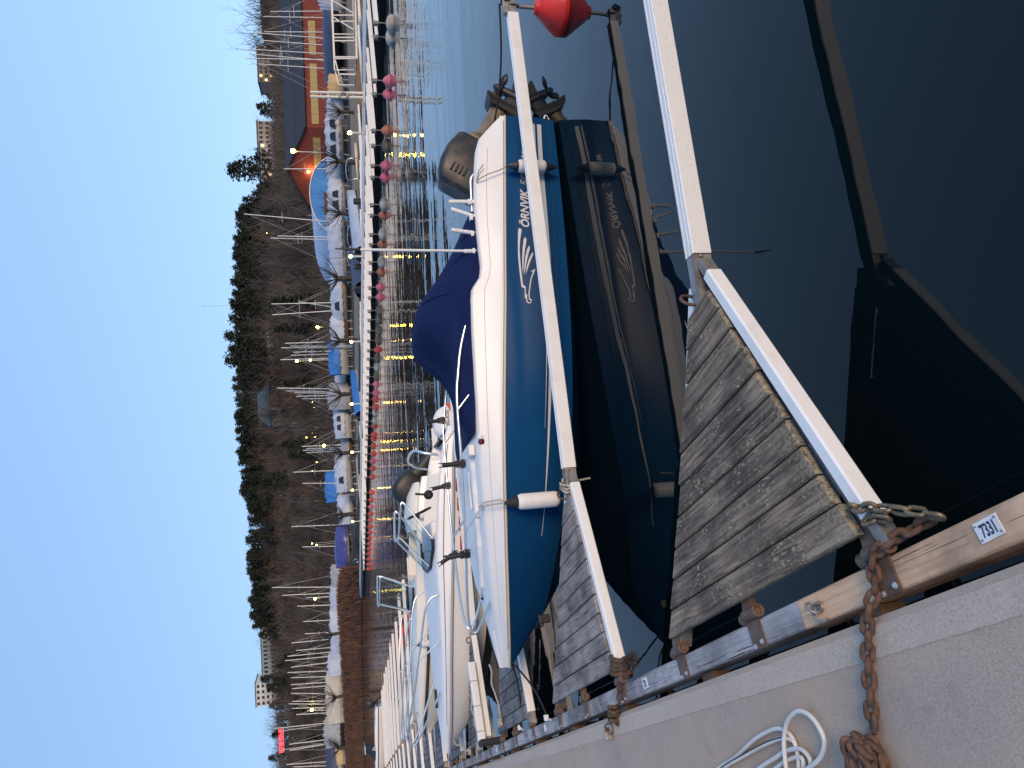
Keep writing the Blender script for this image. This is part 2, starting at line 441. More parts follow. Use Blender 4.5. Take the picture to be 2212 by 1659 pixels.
def text_geo(txt, size=1.0, shear=0.0, weight=0.0, outline=0.0):
    """2-D outline of a line of text as (verts, faces); width and height in metres for the given size"""
    cu = bpy.data.curves.new('lettering', 'FONT'); cu.body = txt; cu.size = size; cu.shear = shear; cu.offset = weight
    cu.resolution_u = 3
    if outline:
        cu.fill_mode = 'NONE'; cu.bevel_depth = outline; cu.bevel_resolution = 0
    o = bpy.data.objects.new('lettering', cu); col.objects.link(o)
    bpy.context.view_layer.update()
    me = o.evaluated_get(bpy.context.evaluated_depsgraph_get()).to_mesh()
    vs_ = [tuple(v.co) for v in me.vertices]; fs_ = [tuple(p.vertices) for p in me.polygons]
    o.evaluated_get(bpy.context.evaluated_depsgraph_get()).to_mesh_clear()
    bpy.data.objects.remove(o); bpy.data.curves.remove(cu)
    return vs_, fs_
def number_sign(text, s, b, z, label, w=.088, h=.058, ink=True):
    t = thing('number_sign', label, 'sign', D(s, b, z), DROT - R(90) + R(3))
    MB().box((0, 0, .0025), (w, h, .003)).build('plate', M['plate'], t, bevel=.0015)
    if ink:
        vs_, fs_ = text_geo(text, .05 * h / .058, 0, .0011)
        xs = [v[0] for v in vs_]; ys = [v[1] for v in vs_]
        cxx, cyy = (min(xs) + max(xs)) / 2, (min(ys) + max(ys)) / 2
        k = w * .58 / (max(xs) - min(xs))
        MB().add([((v[0] - cxx) * k, (v[1] - cyy) * 1.0, .0052) for v in vs_], fs_).build('digits', M['ink'], t)
    for sx in (-1, 1):
        for sy in (-1, 1):
            MB().lathe([(.0034, 0), (.003, .0018), (.0008, .0026)], (sx * (w / 2 - .009), sy * (h / 2 - .009), .004), n=8).build('screw', M['galv'], t)
    return t
number_sign('7331', 1.585, .398, BZ, 'white enamel number plate reading 7331 screwed to the tan timber beam')
number_sign('7329', 4.33, .395, BZ, 'white number plate reading 7329 on the grey timber beam', .08, .06)
number_sign('7327', 7.02, .395, BZ, 'small pale number plate on the beam near the third finger', .08, .06, False)
number_sign('7325', 9.72, .395, BZ, 'small pale number plate farthest along the visible beam', .08, .06, False)

# ------------------------------------------------------------------ mooring fingers
def lerp(a, b, t): return a + (b - a) * t
def finger_meshes(tipy, slope, xend, wood_m, pvc, key):
    """all meshes of one plank finger in its own frame: x out from the beam edge, y along the dock"""
    k = tipy / 1.29; rnd = random.Random(key); out = []
    def cyl(x): return k * (x - .09)
    def hw(x): return lerp(.84, .10, (x - .09) / 1.28)
    for j in range(10):
        x0, x1 = .09 + .128 * j, .09 + .128 * j + .1205
        ja, jb, jz = rnd.uniform(-.012, .014), rnd.uniform(-.012, .014), rnd.uniform(-.003, .003)
        low = [(x0, cyl(x0) - hw(x0) - ja), (x1, cyl(x1) - hw(x1) - ja + rnd.uniform(-.008, .008)), (x1, cyl(x1) + hw(x1) + jb), (x0, cyl(x0) + hw(x0) + jb + rnd.uniform(-.008, .008))]
        c = ((x0 + x1) / 2, sum(p[1] for p in low) / 4)
        def inset(p, d):
            return (p[0] + (d if p[0] < c[0] else -d), p[1] + (d if p[1] < c[1] else -d))
        top = [inset(p, .007) for p in low]
        mb = MB()
        mb.add([(p[0], p[1], .522) for p in low] + [(p[0], p[1], .545 + jz) for p in low] + [(p[0], p[1], .552 + jz) for p in top],
               [(3, 2, 1, 0), (8, 9, 10, 11)] + [(i, (i + 1) % 4, 4 + (i + 1) % 4, 4 + i) for i in range(4)] + [(4 + i, 4 + (i + 1) % 4, 8 + (i + 1) % 4, 8 + i) for i in range(4)])
        out.append(('plank', mb.mesh('plank', wood_m), None))
    for sgn in (-1, 1):
        a = Vector((.135, -.905, .506)) if sgn < 0 else Vector((.135, .76, .478)); b = Vector((1.44, tipy - .115, .506)) if sgn < 0 else Vector((1.50, tipy + .07, .478))
        d = (b - a).normalized()
        mb = MB(); n = Vector((-d.y, d.x, 0))
        sec = [(-.026, -.036), (.026, -.036), (.03, -.03), (.03, .03), (.022, .038), (-.022, .038), (-.03, .03), (-.03, -.03)]
        mb.loft([[p + n * u + Vector((0, 0, w)) for u, w in sec] for p in (a, b)], True, True, False)
        out.append(('edge_sleeve', mb.mesh('edge_sleeve', M['white_pvc']), None))
        mb = MB(); mb.bar(a - d * .11, a + d * .03, .045, .06); mb.bar(b - d * .02, b + d * .10, .045, .06)
        mb.bar(a + Vector((0, -sgn * .06, -.02)), b + Vector((-.05, -sgn * .05, -.02)), .03, .05)
        out.append(('side_rail', mb.mesh('side_rail', M['galv']), None))
    mb = MB(); p0 = Vector((1.30, tipy * .97, .50)); y1 = tipy - slope * 0
    q = lambda x: Vector((x, tipy + slope * (x - 1.42), .50))
    mb.bar(q(1.36), q(1.66), .07, .092); mb.bar(p0, q(1.42), .10, .06)
    mb.lathe([(.011, 0), (.011, .012), (.006, .016)], q(1.575) + Vector((0, -.036, .012)), (0, -1, 0), 6, False)
    out.append(('joint', mb.mesh('joint', M['galv']), None))
    mb = MB(); c = q(1.42) + Vector((.0, .055, .055))
    mb.tube([c + Vector((math.cos(i * R(18)) * .042, 0.02 * math.cos(i * R(18)), math.sin(i * R(18)) * .042)) for i in range(20)], .0085, 6, True)
    out.append(('ring', mb.mesh('ring', M['rust']), None))
    # boom sleeve: boxed profile with two flutes along its top
    mb = MB(); a, b = q(1.60), q(xend); d = (b - a).normalized(); n = Vector((-d.y, d.x, 0))
    sec = [(-.038, -.05), (.038, -.05), (.043, -.045), (.043, .044), (.037, .05), (.024, .05), (.021, .046), (.015, .046), (.012, .05), (-.012, .05), (-.015, .046), (-.021, .046), (-.024, .05), (-.037, .05), (-.043, .044), (-.043, -.045)]
    sagn = 14
    rings = []
    for i in range(sagn + 1):
        t = i / sagn; p = a.lerp(b, t)
        if i == 0: p = p - d * 0
        rings.append([p + n * (u + rnd.uniform(-.0006, .0006)) + Vector((0, 0, w)) for u, w in sec])
    mb.loft(rings, True, True, False)
    out.append(('boom', mb.mesh('boom', pvc), None))
    mb = MB(); e = q(xend); mb.bar(e - d * .05, e + d * .16, .05, .06)
    out.append(('boom_end', mb.mesh('boom_end', M['galv']), None))
    return out, q
def hinge_meshes():
    mb = MB(); mb.box((-.055, 0, .004), (.118, .105, .008)); mb.bar((0, 0, .004), (.02, 0, -.02), .105, .008)
    plate = mb.mesh('hinge_plate', M['rust_plate'])
    mb = MB(); mb.tube([(.03, -.065, .012), (.03, .03, .012)], .026, 12)
    mb.lathe([(.027, 0), (.029, .004), (.029, .02), (.018, .02), (.018, .004)], (.03, -.067, .012), (0, -1, 0), 14)
    mb.tube([(.022, .04, -.004), (.022, .085, -.004)], .028, 12); mb.bar((.03, -.01, .012), (.14, -.01, -.005), .07, .03)
    knuckle = mb.mesh('hinge_knuckle', M['rust_plate'])
    mb = MB(); mb.lathe([(.011, 0), (.011, .004), (.007, .005), (.007, .010), (.001, .011)], (0, 0, 0), n=8, smooth=False)
    bolt = mb.mesh('bolt', M['bolt'])
    return plate, knuckle, bolt
HPL, HKN, HBO = hinge_meshes()
F_MESH = {}
def make_finger(sc, tipy, slope, xend, wood_m, pvc, label, key, group=None, hinges=(-.84, .04, .86), name='mooring_finger'):
    t = thing(name, label, 'mooring finger', D(sc, .446, 0), DROT, group)
    if key not in F_MESH: F_MESH[key] = finger_meshes(tipy, slope, xend, wood_m, pvc, key)
    ms, q = F_MESH[key]
    for nm, me, _ in ms: link(nm, me, t)
    for hy in hinges:
        h = link('hinge_plate', HPL, t, (0, hy, BZ))
        link('hinge_knuckle', HKN, t, (0, hy, BZ))
        for bx, by in ((-.09, -.035), (-.1, .03)): link('bolt', HBO, h, (bx, by, .008))
    return t, q
fg = 'plank mooring fingers along the near dock'
f1, q1 = make_finger(2.876, -.43, -.294, 6.4, M['plank_near'], M['dirty_pvc'], 'nearest plank mooring finger, brown lichened boards and long white boom', 'f1', fg)
f2, q2 = make_finger(5.575, -.64, -.262, 5.72, M['plank_grey'], M['white_pvc'], 'grey plank mooring finger beside the blue boat with white boom', 'f2', fg)
f3, q3 = make_finger(8.36, -.60, -.27, 5.7, M['plank_far'], M['white_pvc'], 'plank mooring finger just behind the blue boat\'s bow', 'f3', fg)
SKN = 15
for i in range(SKN):
    sc = 11.06 + 2.71 * i
    lab = 'plank mooring finger with white boom, %s along the dock from the camera' % ordn(i + 3)
    make_finger(sc, -.60, -.27, 5.7 + (.12 if i % 3 == 0 else -.1 if i % 3 == 1 else 0), M['plank_far'], M['white_pvc'], lab, 'ff%d' % (i % 3), fg,
                hinges=(-.84, .04, .86) if i < 3 else (), )

# ------------------------------------------------------------------ chains
def link_mesh(L, W, r, m):
    pts = []; h = (L - W) / 2; w = W / 2 - r
    for i in range(7): a = R(-90 + 30 * i); pts.append((h + math.cos(a) * w, math.sin(a) * w, 0))
    for i in range(7): a = R(90 + 30 * i); pts.append((-h + math.cos(a) * w, math.sin(a) * w, 0))
    return MB().tube(pts, r, 6, True).mesh('link', m)
def place_links(root, me, path, pitch, jit=.0, seed=0, name='link'):
    rnd = random.Random(seed); path = [Vector(p) for p in path]
    d = [0.0]
    for a, b in zip(path, path[1:]): d.append(d[-1] + (b - a).length)
    n = int(d[-1] / pitch)
    def pt(s):
        s = min(max(s, 0), d[-1])
        for i in range(len(d) - 1):
            if s <= d[i + 1]: return path[i].lerp(path[i + 1], (s - d[i]) / max(d[i + 1] - d[i], 1e-9))
        return path[-1]
    for i in range(n):
        s = (i + .5) * pitch; p = pt(s); t = (pt(s + pitch / 2) - pt(s - pitch / 2)).normalized()
        up = Vector((0, 0, 1)) if abs(t.z) < .95 else Vector((0, 1, 0))
        y = up.cross(t).normalized(); z = t.cross(y)
        ang = (R(38) if i % 2 else R(-48)) + rnd.uniform(-.3, .3)
        y2 = y * math.cos(ang) + z * math.sin(ang); z2 = t.cross(y2)
        o = link(name, me, root)
        p = p + Vector((rnd.uniform(-jit, jit), rnd.uniform(-jit, jit), rnd.uniform(0, jit))) - root.location
        o.matrix_local = Matrix(((t.x, y2.x, z2.x, p.x), (t.y, y2.y, z2.y, p.y), (t.z, y2.z, z2.z, p.z), (0, 0, 0, 1)))
big = link_mesh(.074, .050, .0105, M['rust'])
tarn = link_mesh(.07, .046, .0082, M['old_chain'])
small = link_mesh(.046, .032, .006, M['rust'])
c1 = thing('chain', 'rusty chain running over the beam edge and across the concrete dock', 'chain', D(2.1, .3, DZ))
place_links(c1, big, [D(1.80, .50, .455), D(1.88, .49, .50), D(1.955, .475, .525), D(2.015, .455, .535), D(2.045, .42, .525), D(2.075, .36, .522), D(2.10, .31, .56), D(2.13, .26, .565), D(2.20, .14, .565), D(2.25, .04, .565), D(2.285, -.03, .567), D(2.305, -.06, .57)], .045, .004, 3)
rnd = random.Random(11)
pile = [D(2.305, -.06, .57)]
for i in range(70):
    a = i * 1.9; rr = .085 * math.sqrt((i % 23 + 1) / 23)
    pile.append(D(2.335 + math.sin(a) * rr * .8, -.125 + math.cos(a) * rr * 1.1, .565 + (i // 14) * .013 + rnd.uniform(0, .01)))
place_links(c1, big, pile[:66], .055, .006, 5)
c2 = thing('chain', 'tarnished silver chain wrapped round the nearest finger\'s steel end', 'chain', D(2.0, .55, .5))
place_links(c2, tarn, [D(2.06, .50, .43), D(2.03, .60, .50), D(2.0, .625, .545), D(1.95, .60, .55), D(1.90, .585, .55), D(1.85, .56, .535), D(1.80, .53, .515), D(1.74, .49, .48), D(1.70, .47, .45)], .05, .004, 9)
place_links(c2, tarn, [D(1.97, .56, .552), D(1.91, .55, .548), D(1.86, .52, .53)], .05, .004, 10)
c3 = thing('chain', 'short rusty chain with padlock hanging over the dock by the second finger', 'chain', D(4.8, .3, DZ))
place_links(c3, small, [D(4.56, .50, .47), D(4.63, .48, .52), D(4.70, .45, .525), D(4.76, .41, .525), D(4.80, .35, .525), D(4.84, .30, .56), D(4.88, .25, .565)], .033, .002, 14)
mb = MB(); c = D(4.985, .175, .578) - c3.location
mb.box(c, (.05, .022, .045), DROT); mb.build('padlock', M['galv'], c3, bevel=.004)
mb = MB(); c = D(4.95, .215, .575) - c3.location
mb.tube([c + Vector((math.cos(i * R(20)) * .034, math.sin(i * R(20)) * .02, math.sin(i * R(20)) * .022)) for i in range(18)], .007, 6, True)
mb.build('shackle', M['old_chain'], c3)
place_links(c3, small, [D(5.0, .19, .562), D(5.02, .215, .565), D(5.05, .22, .565)], .03, .003, 15)
# frayed rope wound round the second finger's end
ro = thing('rope', 'frayed brown old rope wound round the second finger\'s rusty chain', 'rope', D(4.7, .5, .5))
def rope_coil(cen, ax, rad, turns, pitch, r, seed):
    rnd = random.Random(seed); pts = []; ax = Vector(ax).normalized(); a = ax.orthogonal().normalized(); b = ax.cross(a)
    for i in range(int(turns * 14)):
        t = i / 14; w = rad * (1 + .18 * math.sin(i * 1.7 + seed))
        pts.append(Vector(cen) + ax * (t * pitch) + (a * math.cos(t * 6.283) + b * math.sin(t * 6.283)) * w + Vector((rnd.uniform(-.006, .006),) * 3))
    return pts
MB().tube(rope_coil(D(4.64, .60, .51) - ro.location, DIR_B * -1 + DIR_A * .55, .05, 4.2, .028, .017, 3), .02, 7).build('coil', M['rope_brown'], ro)
MB().tube(rope_coil(D(4.80, .33, .565) - ro.location, DIR_B * -1 + DIR_A * .3 + Vector((0, 0, .15)), .026, 4.2, .024, .012, 5), .013, 7).build('coil', M['rope_brown'], ro)
mb = MB(); rnd = random.Random(4)
for i in range(60):
    p = D(4.56, .555, .50) - ro.location + Vector((rnd.uniform(-.012, .012), rnd.uniform(-.012, .012), rnd.uniform(-.015, .015)))
    e = p - DIR_A * rnd.uniform(.06, .16) + DIR_B * rnd.uniform(-.05, .05) + Vector((0, 0, rnd.uniform(-.05, .03)))
    mb.tube([p, p.lerp(e, .5) + Vector((0, 0, rnd.uniform(-.005, .012))), e], [.004, .003, .001], 4)
mb.build('frayed_end', M['rope_brown'], ro)
# mooring eye on the beam
ey = thing('mooring_eye', 'steel mooring eye with shackle on the beam by the nearest finger', 'mooring eye', D(2.43, .39, BZ))
MB().lathe([(.022, 0), (.022, .006), (.012, .008)], n=12).build('base_plate', M['galv'], ey)
MB().tube([(math.cos(i * R(20)) * .03 * .3, math.cos(i * R(20)) * .028, .03 + math.sin(i * R(20)) * .024) for i in range(18)], .0055, 6, True).build('eye', M['galv'], ey)
MB().tube([(-.012 + .034 * math.cos(R(a)), -.02 + .03 * math.sin(R(a)), .014 + .012 * math.sin(R(a))) for a in range(0, 260, 20)], .0055, 6).build('shackle', M['galv'], ey)

# white cable coiled on the dock
ca = thing('cable', 'white cable lying in loose loops on the concrete dock', 'cable', D(2.7, -.02, DZ))
def zc(pts, z): return [at_z(*(((2600 + x / 1.4786) * .54004), ((1950 + y / 1.4786) * .54004)), z) for x, y in pts]
def smooth_path(pts, n=6):
    pts = [Vector(p) for p in pts]; out = []
    for i in range(len(pts) - 1):
        p0, p1, p2, p3 = pts[max(i - 1, 0)], pts[i], pts[i + 1], pts[min(i + 2, len(pts) - 1)]
        for k in range(n):
            t = k / n
            out.append(.5 * ((2 * p1) + (p2 - p0) * t + (2 * p0 - 5 * p1 + 4 * p2 - p3) * t * t + (3 * p1 - p0 - 3 * p2 + p3) * t ** 3))
    return out + [pts[-1]]
strands = [([(250, 1800), (400, 1665), (500, 1600), (620, 1490), (720, 1435), (780, 1430), (835, 1470), (870, 1560), (880, 1670), (860, 1800)], .561),
           ([(830, 1800), (805, 1660), (792, 1500), (812, 1385), (870, 1325), (940, 1345), (1000, 1420), (1032, 1510), (1005, 1600), (930, 1665), (800, 1760), (640, 1840)], .578),
           ([(500, 1790), (640, 1665), (740, 1600), (800, 1560), (880, 1545), (930, 1580), (952, 1640), (940, 1760)], .569),
           ([(330, 1780), (430, 1665), (560, 1585), (690, 1515), (790, 1482), (850, 1500)], .565),
           ([(560, 1820), (720, 1680), (820, 1610), (900, 1600), (905, 1700)], .562)]
for i, (pp, z) in enumerate(strands):
    MB().tube([p - ca.location for p in smooth_path(zc(pp, z + .002), 7)], .0088, 8).build('loop', M['cable'], ca)
mb = MB(); mb.tube([p - ca.location + Vector((0, 0, .008)) for p in smooth_path(zc([(330, 1772), (430, 1657), (560, 1577), (690, 1507), (790, 1474)], .567), 7)], .0028, 5)
mb.build('dark_stripe', M['black'], ca)
# ------------------------------------------------------------------ boats
class Hull:
    """hull and deck from stations; x forward from the transom, y to port, z up from the water"""
    def __init__(s, L, x, zk, yc, zc, ys, zs, yt, zt):
        s.L = L; s.x = x; s.a = dict(zk=zk, yc=yc, zc=zc, ys=ys, zs=zs, yt=yt, zt=zt)
    def g(s, k, x): return herm(s.x, s.a[k], x)
    def side(s, x, z):
        yc, zc, ys, zs = s.g('yc', x) + .02, s.g('zc', x), s.g('ys', x), s.g('zs', x)
        t = max(0, min(1, (z - zc) / max(zs - zc, .01)))
        return yc + (ys - yc) * t + .022 * math.sin(math.pi * t) * min(1, ys / .5)
    def hull_mesh(s, m, n=64):
        mb = MB(); rings = []
        for i in range(n + 1):
            x = s.L * (1 - (1 - i / n) ** 1.15)
            zk, yc, zc, ys, zs = (s.g(k, x) for k in ('zk', 'yc', 'zc', 'ys', 'zs'))
            half = [(0, zk), (yc * .5, zk + (zc - zk) * .42), (yc, zc - .006), (yc + .02 * min(1, ys * 2), zc)]
            for t in (.08, .17, .26, .35, .44, .53, .62, .71, .8, .9, 1):
                z = zc + (zs - zc) * t; half.append((s.side(x, z) if ys > .03 else ys, z))
            rings.append([(x, -y, z) for y, z in half[::-1]] + [(x, y, z) for y, z in half[1:]])
        mb.loft(rings, False, False, True)
        k = len(rings[0]); mb.add(rings[0], [tuple(range(k))])
        me = mb.mesh('hull', m)
        try: me.set_sharp_from_angle(angle=R(18))
        except Exception: pass
        return me
    def deck_mesh(s, m, well=1.0, floor=.42, n=52, camber=.03, cockpit=None, drop=0.0):
        mb = MB(); rings = []
        for i in range(n + 1):
            x = s.L * (1 - (1 - i / n) ** 1.15)
            ys, zs, yt, zt = (s.g(k, x) for k in ('ys', 'zs', 'yt', 'zt'))
            f = min(1, ys / .3); inn = (cockpit and cockpit[0] < x < cockpit[1]) or x < well
            half = [(ys + .004, zs + .002), (ys + .006 * f, zs + .05 * f), (yt + (ys - yt) * .35, zs + (zt - zs) * .62), (yt + .004, zt - .02 * f), (yt - .028 * f, zt)]
            if inn: half += [(yt - .10 * f, zt + .002), (yt - .12 * f, zt - .02), (yt - .14 * f, floor), (0, floor)]
            else: half += [(yt - .10 * f, zt + .008), (yt * .62, zt + camber * .7), (yt * .3, zt + camber * .95), (0, zt + camber)]
            rings.append([(x, y, z) for y, z in half] + [(x, -y, z - (drop * max(0, min(1, (1.9 - x) / .3)) if z > zs + .04 else 0)) for y, z in half[-2::-1]])
        mb.loft(rings, False, False, True)
        k = len(rings[0]); mb.add(rings[0], [tuple(range(k))[::-1]])
        me = mb.mesh('deck', m)
        try: me.set_sharp_from_angle(angle=R(40))
        except Exception: pass
        return me
    def strip(s, x0, x1, zf, w, off, n=40, both=False):
        mb = MB()
        for sg in ((1, -1) if both else (1,)):
            a = []; b = []
            for i in range(n + 1):
                x = x0 + (x1 - x0) * i / n; z = zf(x)
                ww = w(x) if callable(w) else w
                a.append((x, sg * (s.side(x, z) + off), z)); b.append((x, sg * (s.side(x, z + ww) + off), z + ww))
            mb.add(a + b, [(i, i + 1, n + 2 + i, n + 1 + i) for i in range(n)], True)
        return mb
    def rub(s, r=.016, dz=0.0, x1=None, n=50):
        mb = MB()
        for sg in (1, -1):
            pts = [(x, sg * (s.g('ys', x) + r * .5), s.g('zs', x) + dz) for x in [s.L * (1 - (1 - i / n) ** 1.15) for i in range(n + 1)]]
            mb.tube(pts, r, 6)
        return mb
def sub(mb, parent, name, m, **k): return mb.build(name, m, parent, **k)
def fender(label, loc, rz, L, r, m_end, top=True, rope_to=None, both=True):
    t = thing('fender', label, 'fender', loc, rz)
    prof = [(r * .72, 0), (r * .95, L * .05), (r, L * .12), (r, L * .88), (r * .95, L * .95), (r * .72, L)]
    MB().lathe(prof, n=18).build('body', mat('fender_white_' + str(len(bpy.data.objects)), (.70, .66, .61), .5, c2=(.42, .36, .31), scale=9, lo=.58, hi=.8, bmp=.1), t)
    e = [(r * .74, 0), (r * .70, .02), (r * .45, .075), (r * .22, .10), (r * .2, .115)]
    MB().lathe([(a, L + b) for a, b in e], n=14).build('end_cap', m_end, t)
    if both: MB().lathe([(a, -b) for a, b in e[::-1]], n=14).build('end_cap', m_end, t)
    if rope_to:
        for pts in rope_to: MB().tube(pts, .006, 6).build('rope', M['rope'], t)
    return t

# ---------------- the blue boat
BB = Hull(5.15,
          [0, .3, 1.2, 1.6, 1.82, 2.4, 3.2, 3.7, 4.2, 4.6, 4.95, 5.15],
          [-.26, -.26, -.25, -.24, -.23, -.2, -.12, -.03, .14, .38, .66, .82],
          [.88, .885, .89, .89, .885, .87, .79, .67, .43, .205, .06, .008],
          [.03, .035, .06, .08, .09, .13, .21, .29, .385, .475, .69, .83],
          [.955, .96, .975, .98, .98, .975, .94, .88, .72, .50, .22, .014],
          [.53, .56, .647, .685, .705, .766, .843, .875, .885, .877, .856, .842],
          [.93, .93, .93, .93, .925, .92, .88, .80, .62, .42, .17, .006],
          [.60, .835, .912, .906, 1.02, 1.046, 1.062, 1.055, 1.03, .995, .945, .905])
BANG = R(194.2)
BO = Vector((-2.6, 6.35, 0)) + Vector((math.cos(R(14.2)), math.sin(R(14.2)), 0)) * 5.15
HEEL = R(3.3); BO.z = -.054      # lies with a slight list away from the camera
BM = Matrix.Translation(BO) @ Matrix.Rotation(BANG, 4, 'Z') @ Matrix.Rotation(HEEL, 4, 'X')
def bw(p): return BM @ Vector(p)
boat = thing('motor_boat', 'blue hulled motor boat with white topsides and navy canvas cover', 'boat', BO, BANG)
boat.rotation_euler = (HEEL, 0, BANG)
hull = link('hull', BB.hull_mesh(M['gel_blue']), boat)
deck = link('deck', BB.deck_mesh(M['gel_white'], 1.05, drop=.05), boat)
BB.rub(.013, .0).build('rub_rail', M['strip'], boat)
mb = MB()
for sg in (1, -1):
    mb.tube([(x, sg * (BB.g('ys', x) + .010), BB.g('zs', x) + .024) for x in [.06 + 4.9 * i / 50 for i in range(51)]], .011, 6)
mb.build('rub_moulding', M['gel_white'], boat)
mb = MB()      # moulded seam along the white side
for sg in (1, -1):
    pts = []
    for i in range(41):
        x = .35 + 4.4 * i / 40; zs, zt, ys, yt = (BB.g(k, x) for k in ('zs', 'zt', 'ys', 'yt'))
        pts.append((x, sg * (yt + (ys - yt) * .36 + .0015), zs + (zt - zs) * .6))
    mb.tube(pts, .0025, 4)
mb.build('seam', mat('seam_grey', (.35, .33, .31), .7), deck)
zw = lambda x: herm([.08, .49, 1.18, 1.7, 2.3, 2.87, 3.62, 4.1], [.172, .200, .226, .254, .312, .385, .49, .555], x)
BB.strip(.08, 4.02, zw, lambda x: .044 if x < 1.9 else .044 * max(.12, (4.1 - x) / 2.2), .005, 60).build('wide_stripe', M['decal'], hull)
BB.strip(.08, 3.1, lambda x: zw(x) + .066 - .006 * x, lambda x: .021 if x < 1.4 else .021 * max(.1, (3.15 - x) / 1.75), .005, 60).build('narrow_stripe', M['decal'], hull)
mb = MB(); mb.tube([(x, BB.side(x, .085 + .068 * x + .012 * max(0, x - 2.6) ** 2) + .0, .085 + .068 * x + .012 * max(0, x - 2.6) ** 2) for x in [.02 + 4.3 * i / 40 for i in range(41)]], .004, 4)
mb.build('hull_crease', mat('crease_navy', (.006, .03, .07), .5), hull)
# lettering
def hull_text(txt, x_left, z0, h, w, slope, name, m, shear=.28, weight=.0, outline=0.0, off=.005):
    vs_, fs_ = text_geo(txt, 1.0, shear, weight, outline)
    xs = [v[0] for v in vs_]; ys = [v[1] for v in vs_]; wx = max(xs) - min(xs)
    base = 0.0; k = w / wx; kz = h / .70
    out = []
    for v in vs_:
        u = (v[0] - min(xs)) * k; x = x_left - u; z = z0 - slope * u + v[1] * kz
        out.append((x, BB.side(x, z) + off + (v[2] * .0 if outline else 0), z))
    MB().add(out, fs_).build(name, m, hull)
hull_text('ÖRNVIK', 1.20, .418, .078, .40, .085, 'boat_name', M['decal'], .30, .03)
hull_text('500', .772, .376, .080, .205, .085, 'model_number', M['decal'], .30, .0, .018)
hull_text('VM', .50, .362, .055, .105, .085, 'model_mark', M['decal'], .35, .02)
EAGLE = {
 'feather': [[(1.21, .52), (1.22, .495), (1.243, .496), (1.326, .518), (1.42, .534), (1.536, .54), (1.674, .541), (1.776, .539), (1.797, .516), (1.805, .519), (1.801, .554), (1.719, .557), (1.605, .558), (1.478, .554), (1.349, .542), (1.244, .529)],
  [(1.304, .474), (1.311, .46), (1.337, .459), (1.419, .481), (1.512, .502), (1.605, .517), (1.687, .528), (1.605, .526), (1.512, .518), (1.419, .505), (1.337, .488)],
  [(1.39, .442), (1.398, .432), (1.425, .437), (1.501, .465), (1.593, .493), (1.683, .514), (1.605, .508), (1.512, .491), (1.431, .465)],
  [(1.456, .415), (1.466, .406), (1.489, .413), (1.547, .445), (1.616, .476), (1.674, .5), (1.605, .487), (1.53, .459), (1.477, .431)]],
 'breast': [[(1.619, .405), (1.645, .411), (1.708, .446), (1.777, .466), (1.856, .484), (1.912, .488), (1.922, .47), (1.935, .475), (1.921, .498), (1.856, .495), (1.777, .477), (1.703, .456), (1.649, .43), (1.649, .455)]],
 'head': [[(1.797, .541), (1.801, .516), (1.867, .522), (1.873, .509), (1.923, .515), (1.946, .506), (1.948, .485), (1.926, .472), (1.937, .471), (1.957, .486), (1.957, .512), (1.934, .525), (1.91, .524), (1.905, .535), (1.813, .526), (1.808, .544)],
  [(1.869, .518), (1.885, .511), (1.896, .513), (1.889, .522)]]}
mb = MB()
for polys in EAGLE.values():
    for p in polys: mb.add([(x, BB.side(x, z) + .005, z) for x, z in p], [tuple(range(len(p)))])
mb.build('eagle_emblem', M['decal'], hull)
# hatch, vent and nav light on the foredeck
FD = lambda x, y: BB.g('zt', x) + .03
mb = MB()
pts = [(3.2, -.62), (3.2, .62), (3.6, .60), (4.05, .46), (4.42, .20), (4.5, 0), (4.42, -.20), (4.05, -.46), (3.6, -.60)]
mb.add([(x, y, FD(x, y) - .03) for x, y in pts] + [(x * .995 + .015, y * .94, FD(x, y) + .028) for x, y in pts], [tuple(range(9))[::-1], tuple(range(9, 18))] + [(i, (i + 1) % 9, 9 + (i + 1) % 9, 9 + i) for i in range(9)])
mb.build('foredeck_panel', M['gel_white'], deck, bevel=.012)
MB().box((3.55, .42, 1.118), (.34, .05, .02)).build('grab_handle', M['gel_white'], deck, bevel=.008)
MB().box((3.22, .66, 1.105), (.10, .12, .055)).build('vent_box', M['gel_white'], deck, bevel=.012)
nl = MB().lathe([(.034, -.02), (.034, .012), (.028, .03), (.012, .042), (.001, .045)], (3.14, .865, 1.03), (0, .8, .6), 14).build('nav_light', M['gel_white'], boat)
MB().lathe([(.031, 0), (.029, .02), (.012, .036)], (3.175, .874, 1.032), (.5, .75, .4), 12).build('red_lens', M['red_glass'], nl)
MB().box((3.75, .52, 1.085), (.10, .10, .03)).build('cleat_box', M['gel_white'], deck, bevel=.01)
# bow eye and horn cleat at the stem
mb = MB(); mb.lathe([(.02, 0), (.02, .03), (.008, .05)], (4.52, .02, 1.005)); mb.tube([(4.50, .02, 1.03), (4.40, .06, 1.06), (4.33, .08, 1.05), (4.32, .10, 1.01)], .008, 6)
mb.build('bow_roller', M['black'], boat)
